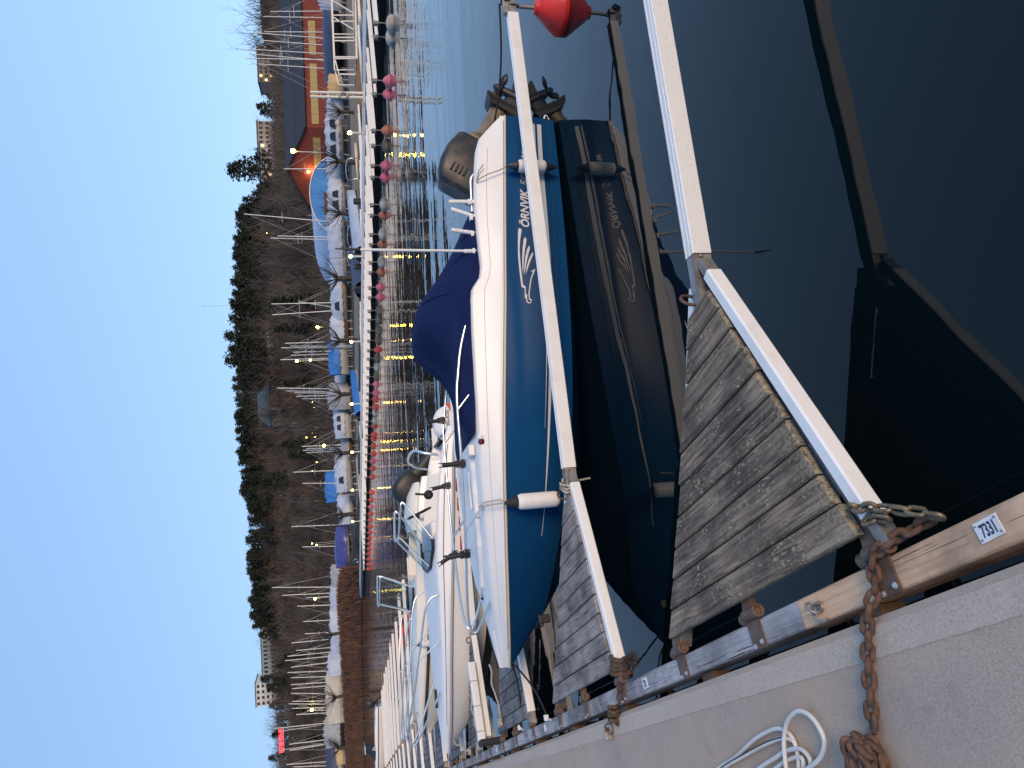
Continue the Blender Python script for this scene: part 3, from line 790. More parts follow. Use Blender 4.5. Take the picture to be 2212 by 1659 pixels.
# navy canvas
def canvas():
    xs = [.98, 1.12, 1.3, 1.46, 1.62, 1.76, 1.9, 2.0, 2.1, 2.22, 2.34, 2.46, 2.56, 2.7, 2.84, 3.0, 3.1]
    pk = [1.0, 1.07, 1.18, 1.30, 1.435, 1.51, 1.537, 1.537, 1.49, 1.40, 1.32, 1.235, 1.165, 1.13, 1.12, 1.11, 1.10]
    sh = [.5, .5, .5, .52, .56, .60, .62, .63, .64, .66, .68, .70, .70, .70, .70, .68, .66]
    mb = MB(); rings = []; rnd = random.Random(3)
    for i, x in enumerate(xs):
        ye = BB.g('yt', x) - .025; ze = BB.g('zt', x) + (.004 if x < 3.0 else .02)
        p, w = pk[i], sh[i] * ye; hh = p - ze
        half = [(ye, ze), (ye - .025, ze + hh * .22 + .01), (ye - .11, ze + hh * .52), (lerp(ye, w, .72), ze + hh * .80), (w * .9, ze + hh * .945), (w * .5, ze + hh * .995), (0, p)]
        if x > 2.05:
            q = min(1, (x - 2.05) / .4); e = min(1, (3.14 - x) / .2); zz = (0, .10, .17, .15, .10, .06)
            half = [(yy, max(lerp(z_, ze + zz[j] * e, q), ze) if j < 6 else z_) for j, (yy, z_) in enumerate(half)]
        ring = [(x + (.05 * (1 - j / 6) if 1.4 < x < 2.9 else 0), y, z) for j, (y, z) in enumerate(half)]
        dr = .05 * max(0, min(1, (1.9 - x) / .3))
        sl = max(0, min(1, (x - 2.05) / .4)) * .8
        ring += [(a, -b, c - dr * (1 - (c - ze) / max(hh, .01)) - sl * max(0, c - ze - .01)) for a, b, c in ring[-2::-1]]
        rings.append([(a, b + rnd.uniform(-.004, .004), c + rnd.uniform(-.004, .004)) for a, b, c in ring])
    mb.loft(rings, False, False, True)
    k = len(rings[0])
    mb.add(rings[0], [tuple(range(k))]); mb.add(rings[-1], [tuple(range(k))[::-1]])
    o = mb.build('canvas_cover', M['canvas'], boat)
    s_ = o.modifiers.new('sub', 'SUBSURF'); s_.levels = 1; s_.render_levels = 2
    mb = MB(); mb.tube([(1.72 + .05, yy, zz + .004) for yy, zz in [(BB.g('yt', 1.72) - .02, .98), (.86, 1.10), (.80, 1.23), (.70, 1.36), (.54, 1.435), (.3, 1.452), (0, 1.455), (-.3, 1.452), (-.54, 1.435), (-.70, 1.36)]], .006, 5)
    mb.build('seam_welt', M['canvas'], o)
canvas()
# rails
def mir(p): return [(x, -y, z) for x, y, z in p]
bow_rail = [(1.94, .88, 1.015), (1.97, .88, 1.035), (2.28, .87, 1.135), (2.55, .865, 1.185), (2.79, .86, 1.214), (3.35, .82, 1.216), (3.93, .68, 1.218), (4.40, .43, 1.218), (4.66, .27, 1.21), (4.77, .20, 1.185), (4.80, .19, 1.15), (4.76, .21, 1.115), (4.50, .36, .99)]
for nm, p in (('bow_rail', bow_rail), ('bow_rail', mir(bow_rail))):
    br = MB().tube(smooth_path(p, 4), .0125, 8).build(nm, M['steel'], boat)
    sg = 1 if p[0][1] > 0 else -1
    for a, b in (((2.88, .855 * sg, 1.214), (2.70, .862 * sg, 1.062)), ((3.92, .68 * sg, 1.218), (3.72, .77 * sg, 1.06))):
        MB().tube([a, b], .011, 8).build('strut', M['steel'], br)
ar = MB().tube(smooth_path([(.60, .90, .85), (.60, .885, .885), (.64, .87, .91), (.75, .865, .918), (1.41, .865, .945), (1.72, .865, .955), (1.86, .875, .99), (1.93, .885, 1.02)], 4), .0115, 8).build('side_rail', M['steel'], boat)
MB().tube(mir([(.60, .90, .85), (.64, .87, .91), (1.41, .865, .945), (1.93, .885, 1.02)]), .0115, 8).build('side_rail', M['steel'], boat)
def holder(x, lean, ztop=1.14, back=0.0):
    a, b = Vector((x + back * .2, .885, .875)), Vector((x - lean, .885, ztop))
    h = MB().tube([a, b], .0195, 10).build('rod_holder', M['white_pvc'], boat)
    MB().box((x, .875, .943), (.052, .05, .032)).build('clamp', M['gel_white'], h, bevel=.004)
    for k in range(4): MB().lathe([(.004, 0), (.0035, .002)], a.lerp(b, .2 + .2 * k) + Vector((0, .0185, 0)), (0, 1, 0), 6).build('peg_hole', M['black'], h)
holder(.885, .005); holder(1.05, .095, 1.125); holder(1.215, .045, 1.14); holder(1.39, .0, 1.04)
pl = thing('boat_pole', 'tall white pole with black tip standing in the boat\'s rod holder', 'pole', bw((1.39, .885, .93)), BANG)
MB().tube([(0, 0, 0), (-.01, 0, 1.05)], .0125, 10).build('shaft', M['white_pvc'], pl)
MB().tube([(-.01, 0, 1.05), (-.013, 0, 1.12), (-.017, .004, 1.27)], [.014, .012, .005], 8).build('tip', M['black'], pl)
def black_holder(par, x, y, z, lean=0.0, rzz=0.0, sc=1.0):
    c = Vector((x, y, z)); Mz = Matrix.Rotation(rzz, 3, 'Z'); Mt = Matrix.Rotation(lean, 3, 'Y')
    h = MB().box(c + Mz @ Vector((0, .022, -.005)), (.075 * sc, .03, .06 * sc), M=Mz).build('rod_mount', M['black'], par, bevel=.004)
    o = lambda p: c + Mz @ (Mt @ Vector(p))
    mb = MB(); mb.tube([o((0, .02, .03)), o((0, .025, .17 * sc))], .021 * sc, 10); mb.box(o((0, .022, .04)), (.06 * sc, .03, .035), M=Mz @ Mt)
    mb.box(o((.017 * sc, .025, .185 * sc)), (.008, .03, .035), M=Mz @ Mt); mb.box(o((-.017 * sc, .025, .185 * sc)), (.008, .03, .035), M=Mz @ Mt)
    mb.build('rod_cradle', M['black'], h)
    for dx in (-.028, .028):
        for dz in (-.024, .016): MB().lathe([(.0055, 0), (.004, .004)], c + Mz @ Vector((dx * sc, .038, dz * sc)), Mz @ Vector((0, 1, 0)), 6).build('bolt', M['bolt'], h)
black_holder(boat, 3.35, .82, 1.216, 0, R(-8)); black_holder(boat, 4.10, .60, 1.218, R(6), R(-20))
for hx, hy, hl in ((2.62, -.86, R(3)), (3.35, -.82, R(8)), (4.08, -.61, R(28))): black_holder(boat, hx, hy, 1.216, hl, R(-4))
# stern details
MB().box((-.012, 0, .34), (.03, 1.5, .36)).build('transom_pad', M['gel_blue'], boat, bevel=.01)
mb = MB()
for yy in (.42, .62): mb.tube([(-.02, yy, .10), (-.24, yy, .03), (-.26, yy, -.02)], .013, 6)
for k in range(3): mb.tube([(-.06 - .075 * k, .42, .09 - .022 * k), (-.06 - .075 * k, .62, .09 - .022 * k)], .012, 6)
mb.build('swim_ladder', M['steel'], boat)
# outboard, tilted up
def up_(u, v, y=0.0): return (-.15 + .85 * u - .53 * v, y, .605 + .53 * u + .85 * v)
ob = MB()
ob.loft([[up_(u, vc + sv * math.cos(a), sy * math.sin(a)) for a in [k * math.pi / 6 for k in range(12)]] for u, vc, sv, sy in ((-.02, .10, .19, .15), (-.16, .10, .15, .12), (-.30, .11, .11, .075), (-.55, .12, .10, .05), (-.72, .13, .11, .045))], True, True, True)
om = ob.build('outboard_motor', M['cowl_low'], boat)
prof = [(-.05, -.17, .335), (-.02, -.19, .355), (.16, -.215, .385), (.34, -.22, .375), (.47, -.21, .335), (.545, -.19, .28), (.565, -.15, .22)]
wid = [.185, .205, .22, .215, .195, .16, .10]
rings = []
for (u, v0, v1), w in zip(prof, wid):
    vc, hv = (v0 + v1) / 2, (v1 - v0) / 2
    rings.append([up_(u, vc + hv * math.copysign(abs(math.cos(a)) ** .3, math.cos(a)), w * math.copysign(abs(math.sin(a)) ** .3, math.sin(a))) for a in [k * math.pi / 10 for k in range(20)]])
cw = MB().loft(rings, True, True, True).build('cowling', M['cowl'], om)
cw.data.set_sharp_from_angle(angle=R(32)); bv = cw.modifiers.new('bevel', 'BEVEL'); bv.width = .012; bv.segments = 3; bv.angle_limit = R(28)
mb = MB()
for k in range(4): mb.box(up_(.40, .20 - .05 * k, .212), (.10, .016, .02), M=Matrix.Rotation(R(-32), 3, 'Y'))
mb.build('vent_slots', M['black'], om)
mb = MB(); rings = []
for u, v0, v1, w in ((-.055, -.15, .335, .185), (-.075, -.14, .34, .186), (-.13, -.05, .30, .15), (-.17, 0, .26, .12)):
    vc, hv = (v0 + v1) / 2, (v1 - v0) / 2
    rings.append([up_(u, vc + hv * math.cos(a), w * math.sin(a)) for a in [k * math.pi / 8 for k in range(16)]])
mb.loft(rings, True, True, True).build('lower_cowl', M['cowl_low'], om)
mb = MB(); pp = [(-.62, -.10), (-.60, .24), (-.645, .30), (-.70, .33), (-.715, .30), (-.72, -.12)]
mb.add([up_(u, v, .12 if v > 0 else .05) for u, v in pp] + [up_(u, v, -.12 if v > 0 else -.05) for u, v in pp], [tuple(range(6)), tuple(range(6, 12))[::-1]] + [(i, 6 + i, 6 + (i + 1) % 6, (i + 1) % 6) for i in range(6)])
mb.build('cavitation_plate', M['motor_black'], om, bevel=.006)
mb = MB()
mb.loft([[up_(-.88 + .055 * r * math.cos(a), v, .055 * r * math.sin(a)) for a in [k * math.pi / 6 for k in range(12)]] for v, r in ((-.22, .05), (-.19, .5), (-.12, .9), (0, 1), (.14, .95), (.2, .8))], True, True, True)
mb.loft([[up_(u, .02 + hv * math.cos(a), .025 * math.sin(a)) for a in [k * math.pi / 5 for k in range(10)]] for u, hv in ((-.70, .12), (-.88, .11))], True, True, True)
mb.build('gearcase', M['motor_black'], om)
MB().prism([(-.90, -.07), (-.90, .11), (-1.08, .15), (-1.09, .12), (-1.02, .02)], Vector(up_(0, 0, -.008)), Vector(up_(1, 0)) - Vector(up_(0, 0)), Vector(up_(0, 1)) - Vector(up_(0, 0)), -.016).build('skeg', M['motor_black'], om)
mb = MB()
for k in range(3):
    a0 = k * 2.094 + .5; blade = []
    for i in range(7):
        for jj in (-1, 1):
            rr = .03 + .15 * i / 6; wd = .095 * math.sin(.5 + 2.4 * i / 6); aa = a0 + jj * wd * 3.4 / (1 + i * .5)
            blade.append(up_(-.88 + rr * math.cos(aa), .235 + jj * wd * .45, rr * math.sin(aa)))
    mb.add(blade, [(2 * i, 2 * i + 1, 2 * i + 3, 2 * i + 2) for i in range(6)], True)
mb.loft([[up_(-.88 + r_ * math.cos(a), v_, r_ * math.sin(a)) for a in [k * math.pi / 5 for k in range(10)]] for v_, r_ in ((.19, .045), (.24, .05), (.30, .035), (.325, .01))], True, True, True)
pr_ = mb.build('propeller', M['motor_black'], om)
so = pr_.modifiers.new('thick', 'SOLIDIFY'); so.thickness = .006
MB().bar(up_(-.10, -.12), up_(-.45, -.08), .18, .05, (0, 1, 0)).build('clamp_bracket', M['motor_black'], om)
# mooring lines of the blue boat
ln = thing('mooring_line', 'black rope from the boat\'s stern cleat to the buoy boom end', 'rope', bw((.10, .72, .66)))
be = D(5.575 - .64 - .262 * (5.72 + .08 - 1.42), .446 + 5.72 + .08, .56)
a = bw((.10, .74, .64)); b = be + Vector((.04, .02, .05))
MB().tube([a.lerp(b, t) - ln.location + Vector((0, 0, -.05 * math.sin(math.pi * t))) for t in [i / 14 for i in range(15)]], .0095, 7).build('line', M['rope_dark'], ln)
MB().tube(rope_coil(a - ln.location + Vector((-.06, 0, -.01)), (1, .2, 0), .035, 3, .02, .01, 2), .011, 6).build('cleat_turns', M['rope_dark'], ln)
fender('short white fender with navy ends hanging at the blue boat\'s stern', bw((.61, 1.045, .21)), BANG, .27, .062, M['navy_rubber'],
       rope_to=[[(0, 0, .375), (.02, -.05, .44), (.05, -.075, .55), (.08, -.10, .62), (.10, -.13, .655)], [(.10, -.13, .655), (.0, -.11, .63), (-.06, -.09, .58)]])
fender('long white fender with black end hanging at the blue boat\'s bow', bw((3.73, .965, .43)), BANG, .36, .068, M['rubber'], both=False,
       rope_to=[[(0, 0, .47), (.0, -.05, .55), (.0, -.14, .63), (.0, -.19, .66)], [(0, 0, .44), (-.035, -.04, .50), (-.03, -.14, .62), (0, -.19, .655)]])
for (p0, p1, lab) in ((bw((5.05, .02, .87)), D(6.75, .46, .53), 'black mooring line from the blue bow to the beam by the second finger'),
                      (bw((5.0, -.02, .85)), D(8.1, .50, .50), 'black mooring line from the blue bow to the third finger')):
    l2 = thing('mooring_line', lab, 'rope', p1)
    MB().tube([p0.lerp(p1, t) - p1 + Vector((0, 0, -.05 * math.sin(math.pi * t))) for t in [i / 10 for i in range(11)]], .009, 6).build('line', M['rope_dark'], l2)
    MB().box((0, 0, .012), (.05, .035, .04), .4).build('snap_hook', M['plate'], l2, bevel=.006)
    MB().tube([(0, -.02, .005), (.01, -.06, -.005), (.03, -.09, -.01), (.02, -.10, .0), (-.01, -.07, .0)], .006, 6).build('shackle', M['steel'], l2)

# ---------------- red buoy at the boom end
def buoy_big(loc, label, m, h=.5, r=.235, rod=.35):
    t = thing('mooring_buoy', label, 'buoy', loc)
    prof = [(.05, -.30), (.06, -.27), (.12, -.20), (r * .98, -.035), (r, -.02), (r, .02), (r * .98, .035), (.085, .215), (.06, .235), (.06, .255), (.045, .262)]
    MB().lathe(prof, n=28).build('float', m, t)
    MB().tube([(0, 0, -.35), (0, 0, rod + .06)], .017, 10).build('rod', M['galv'], t)
    MB().tube([(.0 + .0 * math.cos(a), .035 * math.cos(a), rod + .115 + .05 * math.sin(a)) for a in [i * R(20) for i in range(18)]], .009, 6, True).build('ring', M['rust'], t)
    return t
bp = D(5.575 - .64 - .262 * (5.72 + .10 - 1.42), .446 + 5.72 + .10, .02)
buoy_big(bp, 'large bright red buoy under the end of the second finger\'s boom', M['buoy_red'])
hk = thing('mooring_hook', 'black mooring hook fixed to the second finger\'s far edge under the bow', 'hook', at_z(1188, 1335, .52))
MB().box((0, 0, .05), (.07, .03, .10), .5).build('body', M['black'], hk, bevel=.006)
MB().tube([(.0, .0, .09), (-.05, .02, .12), (-.08, .03, .10), (-.07, .03, .06), (-.03, .015, .06)], .008, 6).build('hook', M['black'], hk)
kn = thing('rope_knot', 'grey rope knotted round the second finger\'s steel joint by the fender', 'rope', D(5.575 - .64, .446 + 1.44, .52))
MB().tube(rope_coil((0, 0, 0), (.97, -.25, 0), .058, 3.2, .022, .012, 8), .011, 6).build('turns', M['rope'], kn)
MB().tube([(0, .05, .04), (.03, .09, .02), (.06, .10, -.04), (.05, .11, -.12), (.06, .12, -.22)], .009, 6).build('tail', M['rope'], kn)
cl = thing('boom_clamp', 'wooden clamp block with knotted cord on the boom end above red buoy', 'clamp', bp + Vector((0, 0, .44)), R(14))
MB().box((-.02, 0, .10), (.16, .06, .055)).build('block', M['beam_grey'], cl, bevel=.006)
MB().tube(rope_coil((.03, 0, .08), (1, 0, .2), .045, 3, .02, .01, 6), .008, 6).build('cord', M['rope_dark'], cl)
# ---------------- the white boat and the cream boat beyond
def simple_boat(kind, bow, ang, L, label, k=1.0, zk=1.0, hullm=None, deckm=None, cockpit=None, zs=None, zt=None):
    f = L / 5.15
    X = [v * f for v in (0, .4, 1.4, 2.4, 3.2, 3.8, 4.3, 4.7, 4.98, 5.15)]
    H = Hull(L, X,
             [-.25, -.25, -.22, -.16, -.08, .04, .2, .45, .68, .80],
             [.86 * k, .87 * k, .87 * k, .84 * k, .75 * k, .60 * k, .40 * k, .20 * k, .06, .01],
             [.04, .05, .08, .14, .22, .31, .42, .53, .70, .81],
             [.98 * k, 1.0 * k, 1.02 * k, 1.0 * k, .93 * k, .80 * k, .60 * k, .37 * k, .17, .03],
             zs or [z * zk for z in (.52, .55, .62, .68, .73, .77, .80, .82, .83, .83)],
             [.95 * k, .96 * k, .96 * k, .94 * k, .86 * k, .73 * k, .53 * k, .31 * k, .13, .015],
             zt or [z * zk for z in (.66, .74, .82, .88, .91, .92, .92, .915, .90, .88)])
    o = Vector((bow[0], bow[1], 0)) + Vector((math.cos(R(ang)), math.sin(R(ang)), 0)) * L
    t = thing('motor_boat', label, 'boat', o, R(180 + ang))
    hu = link('hull', H.hull_mesh(hullm), t)
    de = link('deck', H.deck_mesh(deckm, .9, .30, cockpit=cockpit), t)
    return t, H, hu, de, Matrix.Translation(o) @ Matrix.Rotation(R(180 + ang), 4, 'Z')
def windscreen(t, H, x0, rake, h, ybase, dx):
    fr = MB(); y = ybase
    top = [(x0 - rake - dx, -y * .92, h - .05), (x0 - rake - dx + .04, -y * .9, h), (x0 - rake, -y * .55, h + .03), (x0 - rake + .02, 0, h + .035), (x0 - rake, y * .55, h + .03), (x0 - rake - dx + .04, y * .9, h), (x0 - rake - dx, y * .92, h - .05)]
    zb = H.g('zt', x0) + .02
    bot = [(x0 - dx * .9, -y, zb), (x0 - dx * .6, -y, zb), (x0, -y * .6, zb + .02), (x0 + .05, 0, zb + .025), (x0, y * .6, zb + .02), (x0 - dx * .6, y, zb), (x0 - dx * .9, y, zb)]
    fr.tube(smooth_path([bot[0]] + top + [bot[-1]], 3), .014, 6)
    for a, b in ((2, 2), (4, 4)): fr.tube([top[a], bot[b]], .011, 6)
    w = fr.build('windscreen_frame', M['steel'], t)
    for i in range(6):
        q = [bot[i], bot[i + 1], top[i + 1], top[i]]
        mb = MB(); mb.add(q, [(0, 1, 2, 3)]); g = mb.build('pane', M['glass'], w)
        so = g.modifiers.new('thick', 'SOLIDIFY'); so.thickness = .005
    MB().tube(bot, .02, 6).build('sill', M['black'], w)
def motor_simple(t, x, z, m, low, tilt, sc=1.0, text=None):
    u = lambda a, b, y=0.0: (x + sc * (math.cos(tilt) * a - math.sin(tilt) * b), y * sc, z + sc * (math.sin(tilt) * a + math.cos(tilt) * b))
    rings = []
    for a, v0, v1, w in ((-.05, -.16, .30, .17), (.04, -.2, .34, .2), (.2, -.2, .35, .21), (.36, -.17, .33, .19), (.46, -.11, .26, .14), (.5, -.02, .16, .06)):
        vc, hv = (v0 + v1) / 2, (v1 - v0) / 2
        rings.append([u(a, vc + hv * math.copysign(abs(math.cos(q)) ** .65, math.cos(q)), w * math.copysign(abs(math.sin(q)) ** .65, math.sin(q))) for q in [k * math.pi / 9 for k in range(18)]])
    lg = MB().loft([[u(a, .08 + hv * math.cos(q), .06 * math.sin(q)) for q in [k * math.pi / 5 for k in range(10)]] for a, hv in ((0, .2), (-.2, .13), (-.6, .1), (-.9, .12), (-.95, .05))], True, True, True).build('outboard_motor', low, t)
    c = MB().loft(rings, True, True, True).build('cowling', m, lg)
    c.modifiers.new('sub', 'SUBSURF').render_levels = 2
    MB().bar(u(-.05, -.02), u(-.35, -.12), .2 * sc, .08, (0, 1, 0)).build('bracket', M['motor_black'], lg)
    MB().box(u(-.62, .14), (.3 * sc, .16 * sc, .012), M=Matrix.Rotation(-tilt + R(90), 3, 'Y')).build('cavitation_plate', low, lg)
    return lg, u
KS = 1.212
zmap = lambda v: [2.2 - (2.2 - z) * KS for z in v]
ZS2 = [.78, .83, .90, .97, 1.02, 1.045, 1.05, 1.05, 1.05, 1.05]; ZT2 = [.88, .97, 1.09, 1.14, 1.14, 1.14, 1.135, 1.125, 1.11, 1.09]
b2, H2, hu2, de2, BM2 = simple_boat('open', (-5.587, 10.80), 14.2, 4.02 * KS, 'white open motor boat with windscreen and white outboard behind blue boat', .92 * KS, 1.0, M['gel_white'], M['gel_white'], (.6, 1.6), zmap(ZS2), zmap(ZT2))
class _Small:                      # fittings were measured on a boat 1/KS the size
    def g(s, k, x): return 2.2 - (2.2 - H2.g(k, (x - .38) * KS)) / KS
H2o = _Small()
H2.rub(.022, .0).build('rub_rail', mat('rail_grey', (.30, .30, .31), .45), b2)
mb = MB()
for sg in (1, -1):
    for dz, r in ((.52, .006), (.60, .006)):
        mb.tube([(x, sg * (H2.g('yt', x) + (H2.g('ys', x) - H2.g('yt', x)) * .4 + .002), H2.g('zs', x) + (H2.g('zt', x) - H2.g('zs', x)) * dz) for x in [.3 + 4.1 * i / 36 for i in range(37)]], r, 4)
mb.build('side_line', M['black'], de2)
mb = MB(); mb.tube([(x, H2.side(x, .20 + .06 * x) + .0, .20 + .06 * x) for x in [.1 + 4.2 * i / 36 for i in range(37)]], .005, 4)
mb.build('hull_line', M['rust_plate'], hu2)
mb = MB()
for i in range(4):
    x = .95 + i * .29
    mb.add([(x, H2.side(x, .43) + .005, .43), (x + .22, H2.side(x + .22, .45) + .005, .45), (x + .07, H2.side(x + .07, .56) + .005, .565), (x - .12, H2.side(x - .12, .55) + .005, .55)], [(0, 1, 2, 3)])
mb.build('red_graphic', mat('decal_red', (.30, .012, .012), .5), hu2)
windscreen(b2, H2o, 2.12, .42, 1.52, .72, .38)
MB().box((1.75, 0, 1.06), (.4, 1.25, .2)).build('console', M['gel_white'], b2, bevel=.05)
MB().tube([(1.42 + .06 * math.sin(R(a)), .32 + .16 * math.cos(R(a)), 1.26 + .15 * math.sin(R(a))) for a in range(0, 360, 20)], .014, 6, True).build('steering_wheel', M['black'], b2)
MB().lathe([(.06, 0), (.06, .03), (.03, .05)], (1.22, .62, 1.16), (0, 1, 0), 16).build('throttle_box', M['black'], b2)
MB().tube([(1.22, .66, 1.18), (1.20, .66, 1.33)], .014, 8).build('throttle_lever', M['black'], b2)
gr = [(.72, .66, 1.0), (.68, .64, 1.18), (.62, .5, 1.29), (.60, 0, 1.31), (.62, -.5, 1.29), (.68, -.64, 1.18), (.72, -.66, 1.0)]
MB().tube(smooth_path(gr, 4), .018, 8).build('aft_arch', M['steel'], b2)
br2 = [(2.45, .84, 1.15), (2.5, .83, 1.26), (2.67, .80, 1.33), (3.05, .66, 1.39), (3.6, .42, 1.48), (3.95, .22, 1.55), (4.12, .12, 1.57), (4.22, .08, 1.53), (4.2, .1, 1.45), (3.62, .36, 1.15)]
for p in (br2, mir(br2)):
    rr = MB().tube(smooth_path(p, 4), .0125, 8).build('bow_rail', M['steel'], b2); sg = 1 if p[0][1] > 0 else -1
    MB().tube([(3.2, .60 * sg, 1.41), (3.0, .68 * sg, 1.15)], .011, 6).build('strut', M['steel'], rr)
lg2, u2 = motor_simple(b2, .24, .43, M['gel_white'], M['gel_white'], R(86), 1.02)
v_, f_ = text_geo('EVINRUDE', .085, .1, .002)
xm = max(v[0] for v in v_)
MB().add([(.44 - v[0] / xm * .42, .222, .755 + v[1] * .85) for v in v_], f_).build('maker_lettering', mat('letter_grey', (.20, .21, .22), .5), lg2)
MB().add([(a_ + .1, .222, b_) for a_, b_ in ((-.17, .70), (-.16, .79), (-.08, .74), (.05, .66), (.22, .60), (.26, .55), (.08, .60), (-.06, .66))], [tuple(range(8))]).build('orange_flash', mat('decal_orange', (.55, .10, .03), .5), lg2)
cl2 = MB().box((3.75, .0, 1.175), (.22, .06, .03)).build('bow_cleat', M['black'], b2, bevel=.008)
for o_ in b2.children:
    if o_ not in (hu2, de2) and not o_.name.startswith('rub_rail'):
        o_.location = (-.38 * KS, 0, 2.2 - 2.2 * KS); o_.scale = (KS, KS, KS)


b3, H3, hu3, de3, BM3 = simple_boat('cream', (-6.55, 13.5), 14.2, 4.75, 'cream motor boat with dark rub rail and black outboard, farthest moored boat', 1.0, 1.12, M['gel_cream'], M['gel_cream'], (1.0, 1.9))
H3.rub(.028, -.01).build('rub_rail', mat('rail_black', (.03, .028, .026), .5), b3)
mb = MB(); mb.tube([(x, H3.side(x, .40 + .06 * x) + .0, .40 + .06 * x) for x in [.1 + 4.0 * i / 36 for i in range(37)]], .006, 4)
mb.build('hull_line', M['black'], hu3)
windscreen(b3, H3, 2.5, .2, 1.62, .72, .5)
br3 = [(2.6, .88, 1.02), (2.65, .86, 1.15), (3.2, .74, 1.24), (3.8, .54, 1.3), (4.4, .28, 1.34), (4.68, .14, 1.34), (4.76, .1, 1.30), (4.3, .3, 1.06)]
for p in (br3, mir(br3)):
    rr = MB().tube(smooth_path(p, 4), .0125, 8).build('bow_rail', M['steel'], b3); sg = 1 if p[0][1] > 0 else -1
    MB().tube([(3.7, .58 * sg, 1.29), (3.5, .66 * sg, 1.05)], .011, 6).build('strut', M['steel'], rr)
v_, f_ = text_geo('SUNG', .16, .2, .004)
MB().add([(2.05 - v[0] * 1.1, H3.side(2.05 - v[0] * 1.1, .56) + .006, .50 + v[1]) for v in v_], f_).build('hull_lettering', M['black'], hu3)
lg3, u3 = motor_simple(b3, -.02, .72, M['motor_black'], M['motor_black'], R(40), 1.15)
MB().loft([[(x, yy * w, z0 + zz * hgt) for yy, zz in ((1, 0), (.95, .5), (.6, .9), (0, 1), (-.6, .9), (-.95, .5), (-1, 0))] for x, w, z0, hgt in ((.05, .5, .75, .12), (.3, .75, .78, .22), (.7, .85, .84, .20), (1.0, .88, .88, .10))], False, False, True).build('stern_cover', M['gel_cream'], b3)
fender('white fender with black tip hanging on the cream boat\'s port bow', BM3 @ Vector((3.05, .98, .62)), R(194), .33, .065, M['rubber'], both=False, rope_to=[[(0, 0, .43), (0, -.06, .6)]])
fender('rolled white fender under the cream boat\'s stern cover', BM3 @ Vector((.75, 1.10, .55)), R(194), .30, .075, M['rubber'], rope_to=[[(0, 0, .40), (0, -.1, .5)]])
# small red buoys under the far booms of the near dock
for i in range(3, 12):
    sc = 5.575 + 2.71 * i; e = 5.7
    buoy_big(D(sc - .60 - .27 * (e + .05 - 1.42), .446 + e + .05, .0), 'orange red buoy at the %s boom end along the near dock' % ordn(i + 1), M['buoy_red'], rod=.42)
# white box, pouch and tyre on the third finger
bx = thing('float_box', 'long white foam box strapped on the fourth finger beyond the blue bow', 'box', D(10.17, 1.0, .56), DROT + R(8))
MB().box((0, 0, .05), (1.05, .12, .10)).build('body', M['gel_white'], bx, bevel=.015)
for x in (-.36, -.05, .27): MB().box((x, 0, .051), (.012, .126, .106)).build('strap', M['rope'], bx)
sk = thing('bow_cover', 'black cloth bag hanging at the blue boat\'s bow', 'bag', bw((4.86, -.20, .90)), BANG)
MB().lathe([(.01, -.30), (.03, -.28), (.045, -.18), (.075, -.08), (.085, 0), (.07, .10), (.035, .20), (.02, .32)], (0, 0, 0), (.92, .28, .10), 14).build('cloth', M['green_bag'], sk)
ty = thing('tyre_fender', 'black rubber pad fender standing on the beam beyond the third finger', 'fender', D(9.45, .48, .50), DROT)
MB().box((.0, 0, .12), (.07, .26, .26)).build('pad', M['rubber'], ty, bevel=.03)
for k in range(4): MB().box((.0, -.09 + .06 * k, .12), (.076, .012, .24)).build('rib', M['rubber'], ty)
for i, (a, b, lab) in enumerate((((8.75, .62, .56), (9.0, 1.25, .56), 'pale mooring rope lying knotted on the third finger'), ((10.6, .5, .56), (10.95, 1.2, .57), 'pale mooring rope trailing over the fourth finger'), ((11.5, .5, .56), (12.05, .75, .82), 'pale mooring rope from the white boat\'s bow to the dock'))):
    p, q = D(*a), D(*b); rn = random.Random(i); rp = thing('mooring_line', lab, 'rope', p)
    pts = [p.lerp(q, t) - p + Vector((rn.uniform(-.05, .05), rn.uniform(-.05, .05), rn.uniform(0, .03))) for t in [k / 7 for k in range(8)]]
    MB().tube(smooth_path(pts, 4), .012, 6).build('line', M['rope'], rp)
    MB().tube(rope_coil((0, 0, .01), (0, 0, 1), .035, 3, .014, .01, i), .011, 6).build('knot', M['rope'], rp)
# ------------------------------------------------------------------ the far shore
def Vh(y): return 735.0 - .0421 * (829.5 - y)              # survey reading of the true horizon
def tan_of(y): v = ray(Vh(y), y); return v.x / v.y
YS = [-700, 0, 300, 600, 815, 1000, 1200, 1400, 1659, 2300]
SH = [38, 41, 42, 51, 63, 80, 118, 150, 182, 240]
def shore(y): return herm(YS, SH, y)
def level(y): return herm([-700, 1120, 1300, 2300], [.6, .6, 3.3, 3.5], y)
RY = [-700, 0, 150, 330, 410, 440, 500, 640, 800, 1000, 1100, 1270, 1400, 1500, 1659, 2300]
RV = [565, 572, 573, 573, 575, 556, 546, 540, 543, 550, 563, 571, 584, 594, 597, 610]
def ridge_d(y): return 215 + max(0, y - 700) / 900 * 95
def ridge_top(y): return CAM_H + (Vh(y) - herm(RY, RV, y)) * ridge_d(y) / FPX
TREE_H = 11.0
def ground(y, d):
    s, r = shore(y), ridge_d(y); hs = s + 38 + (20 if y < 420 else 0); lv = level(y)
    if d <= hs: return lv
    t = min(1, (d - hs) / (r - hs)); hr = ridge_top(y) - TREE_H * .93
    return lv + (hr - lv) * (t * t * (3 - 2 * t)) ** .85
def place(y, d, z=None):
    t = tan_of(y)
    return Vector((t * d, d, ground(y, d) if z is None else z))
def px_at(V, y, d): return at_d(V, y, d)

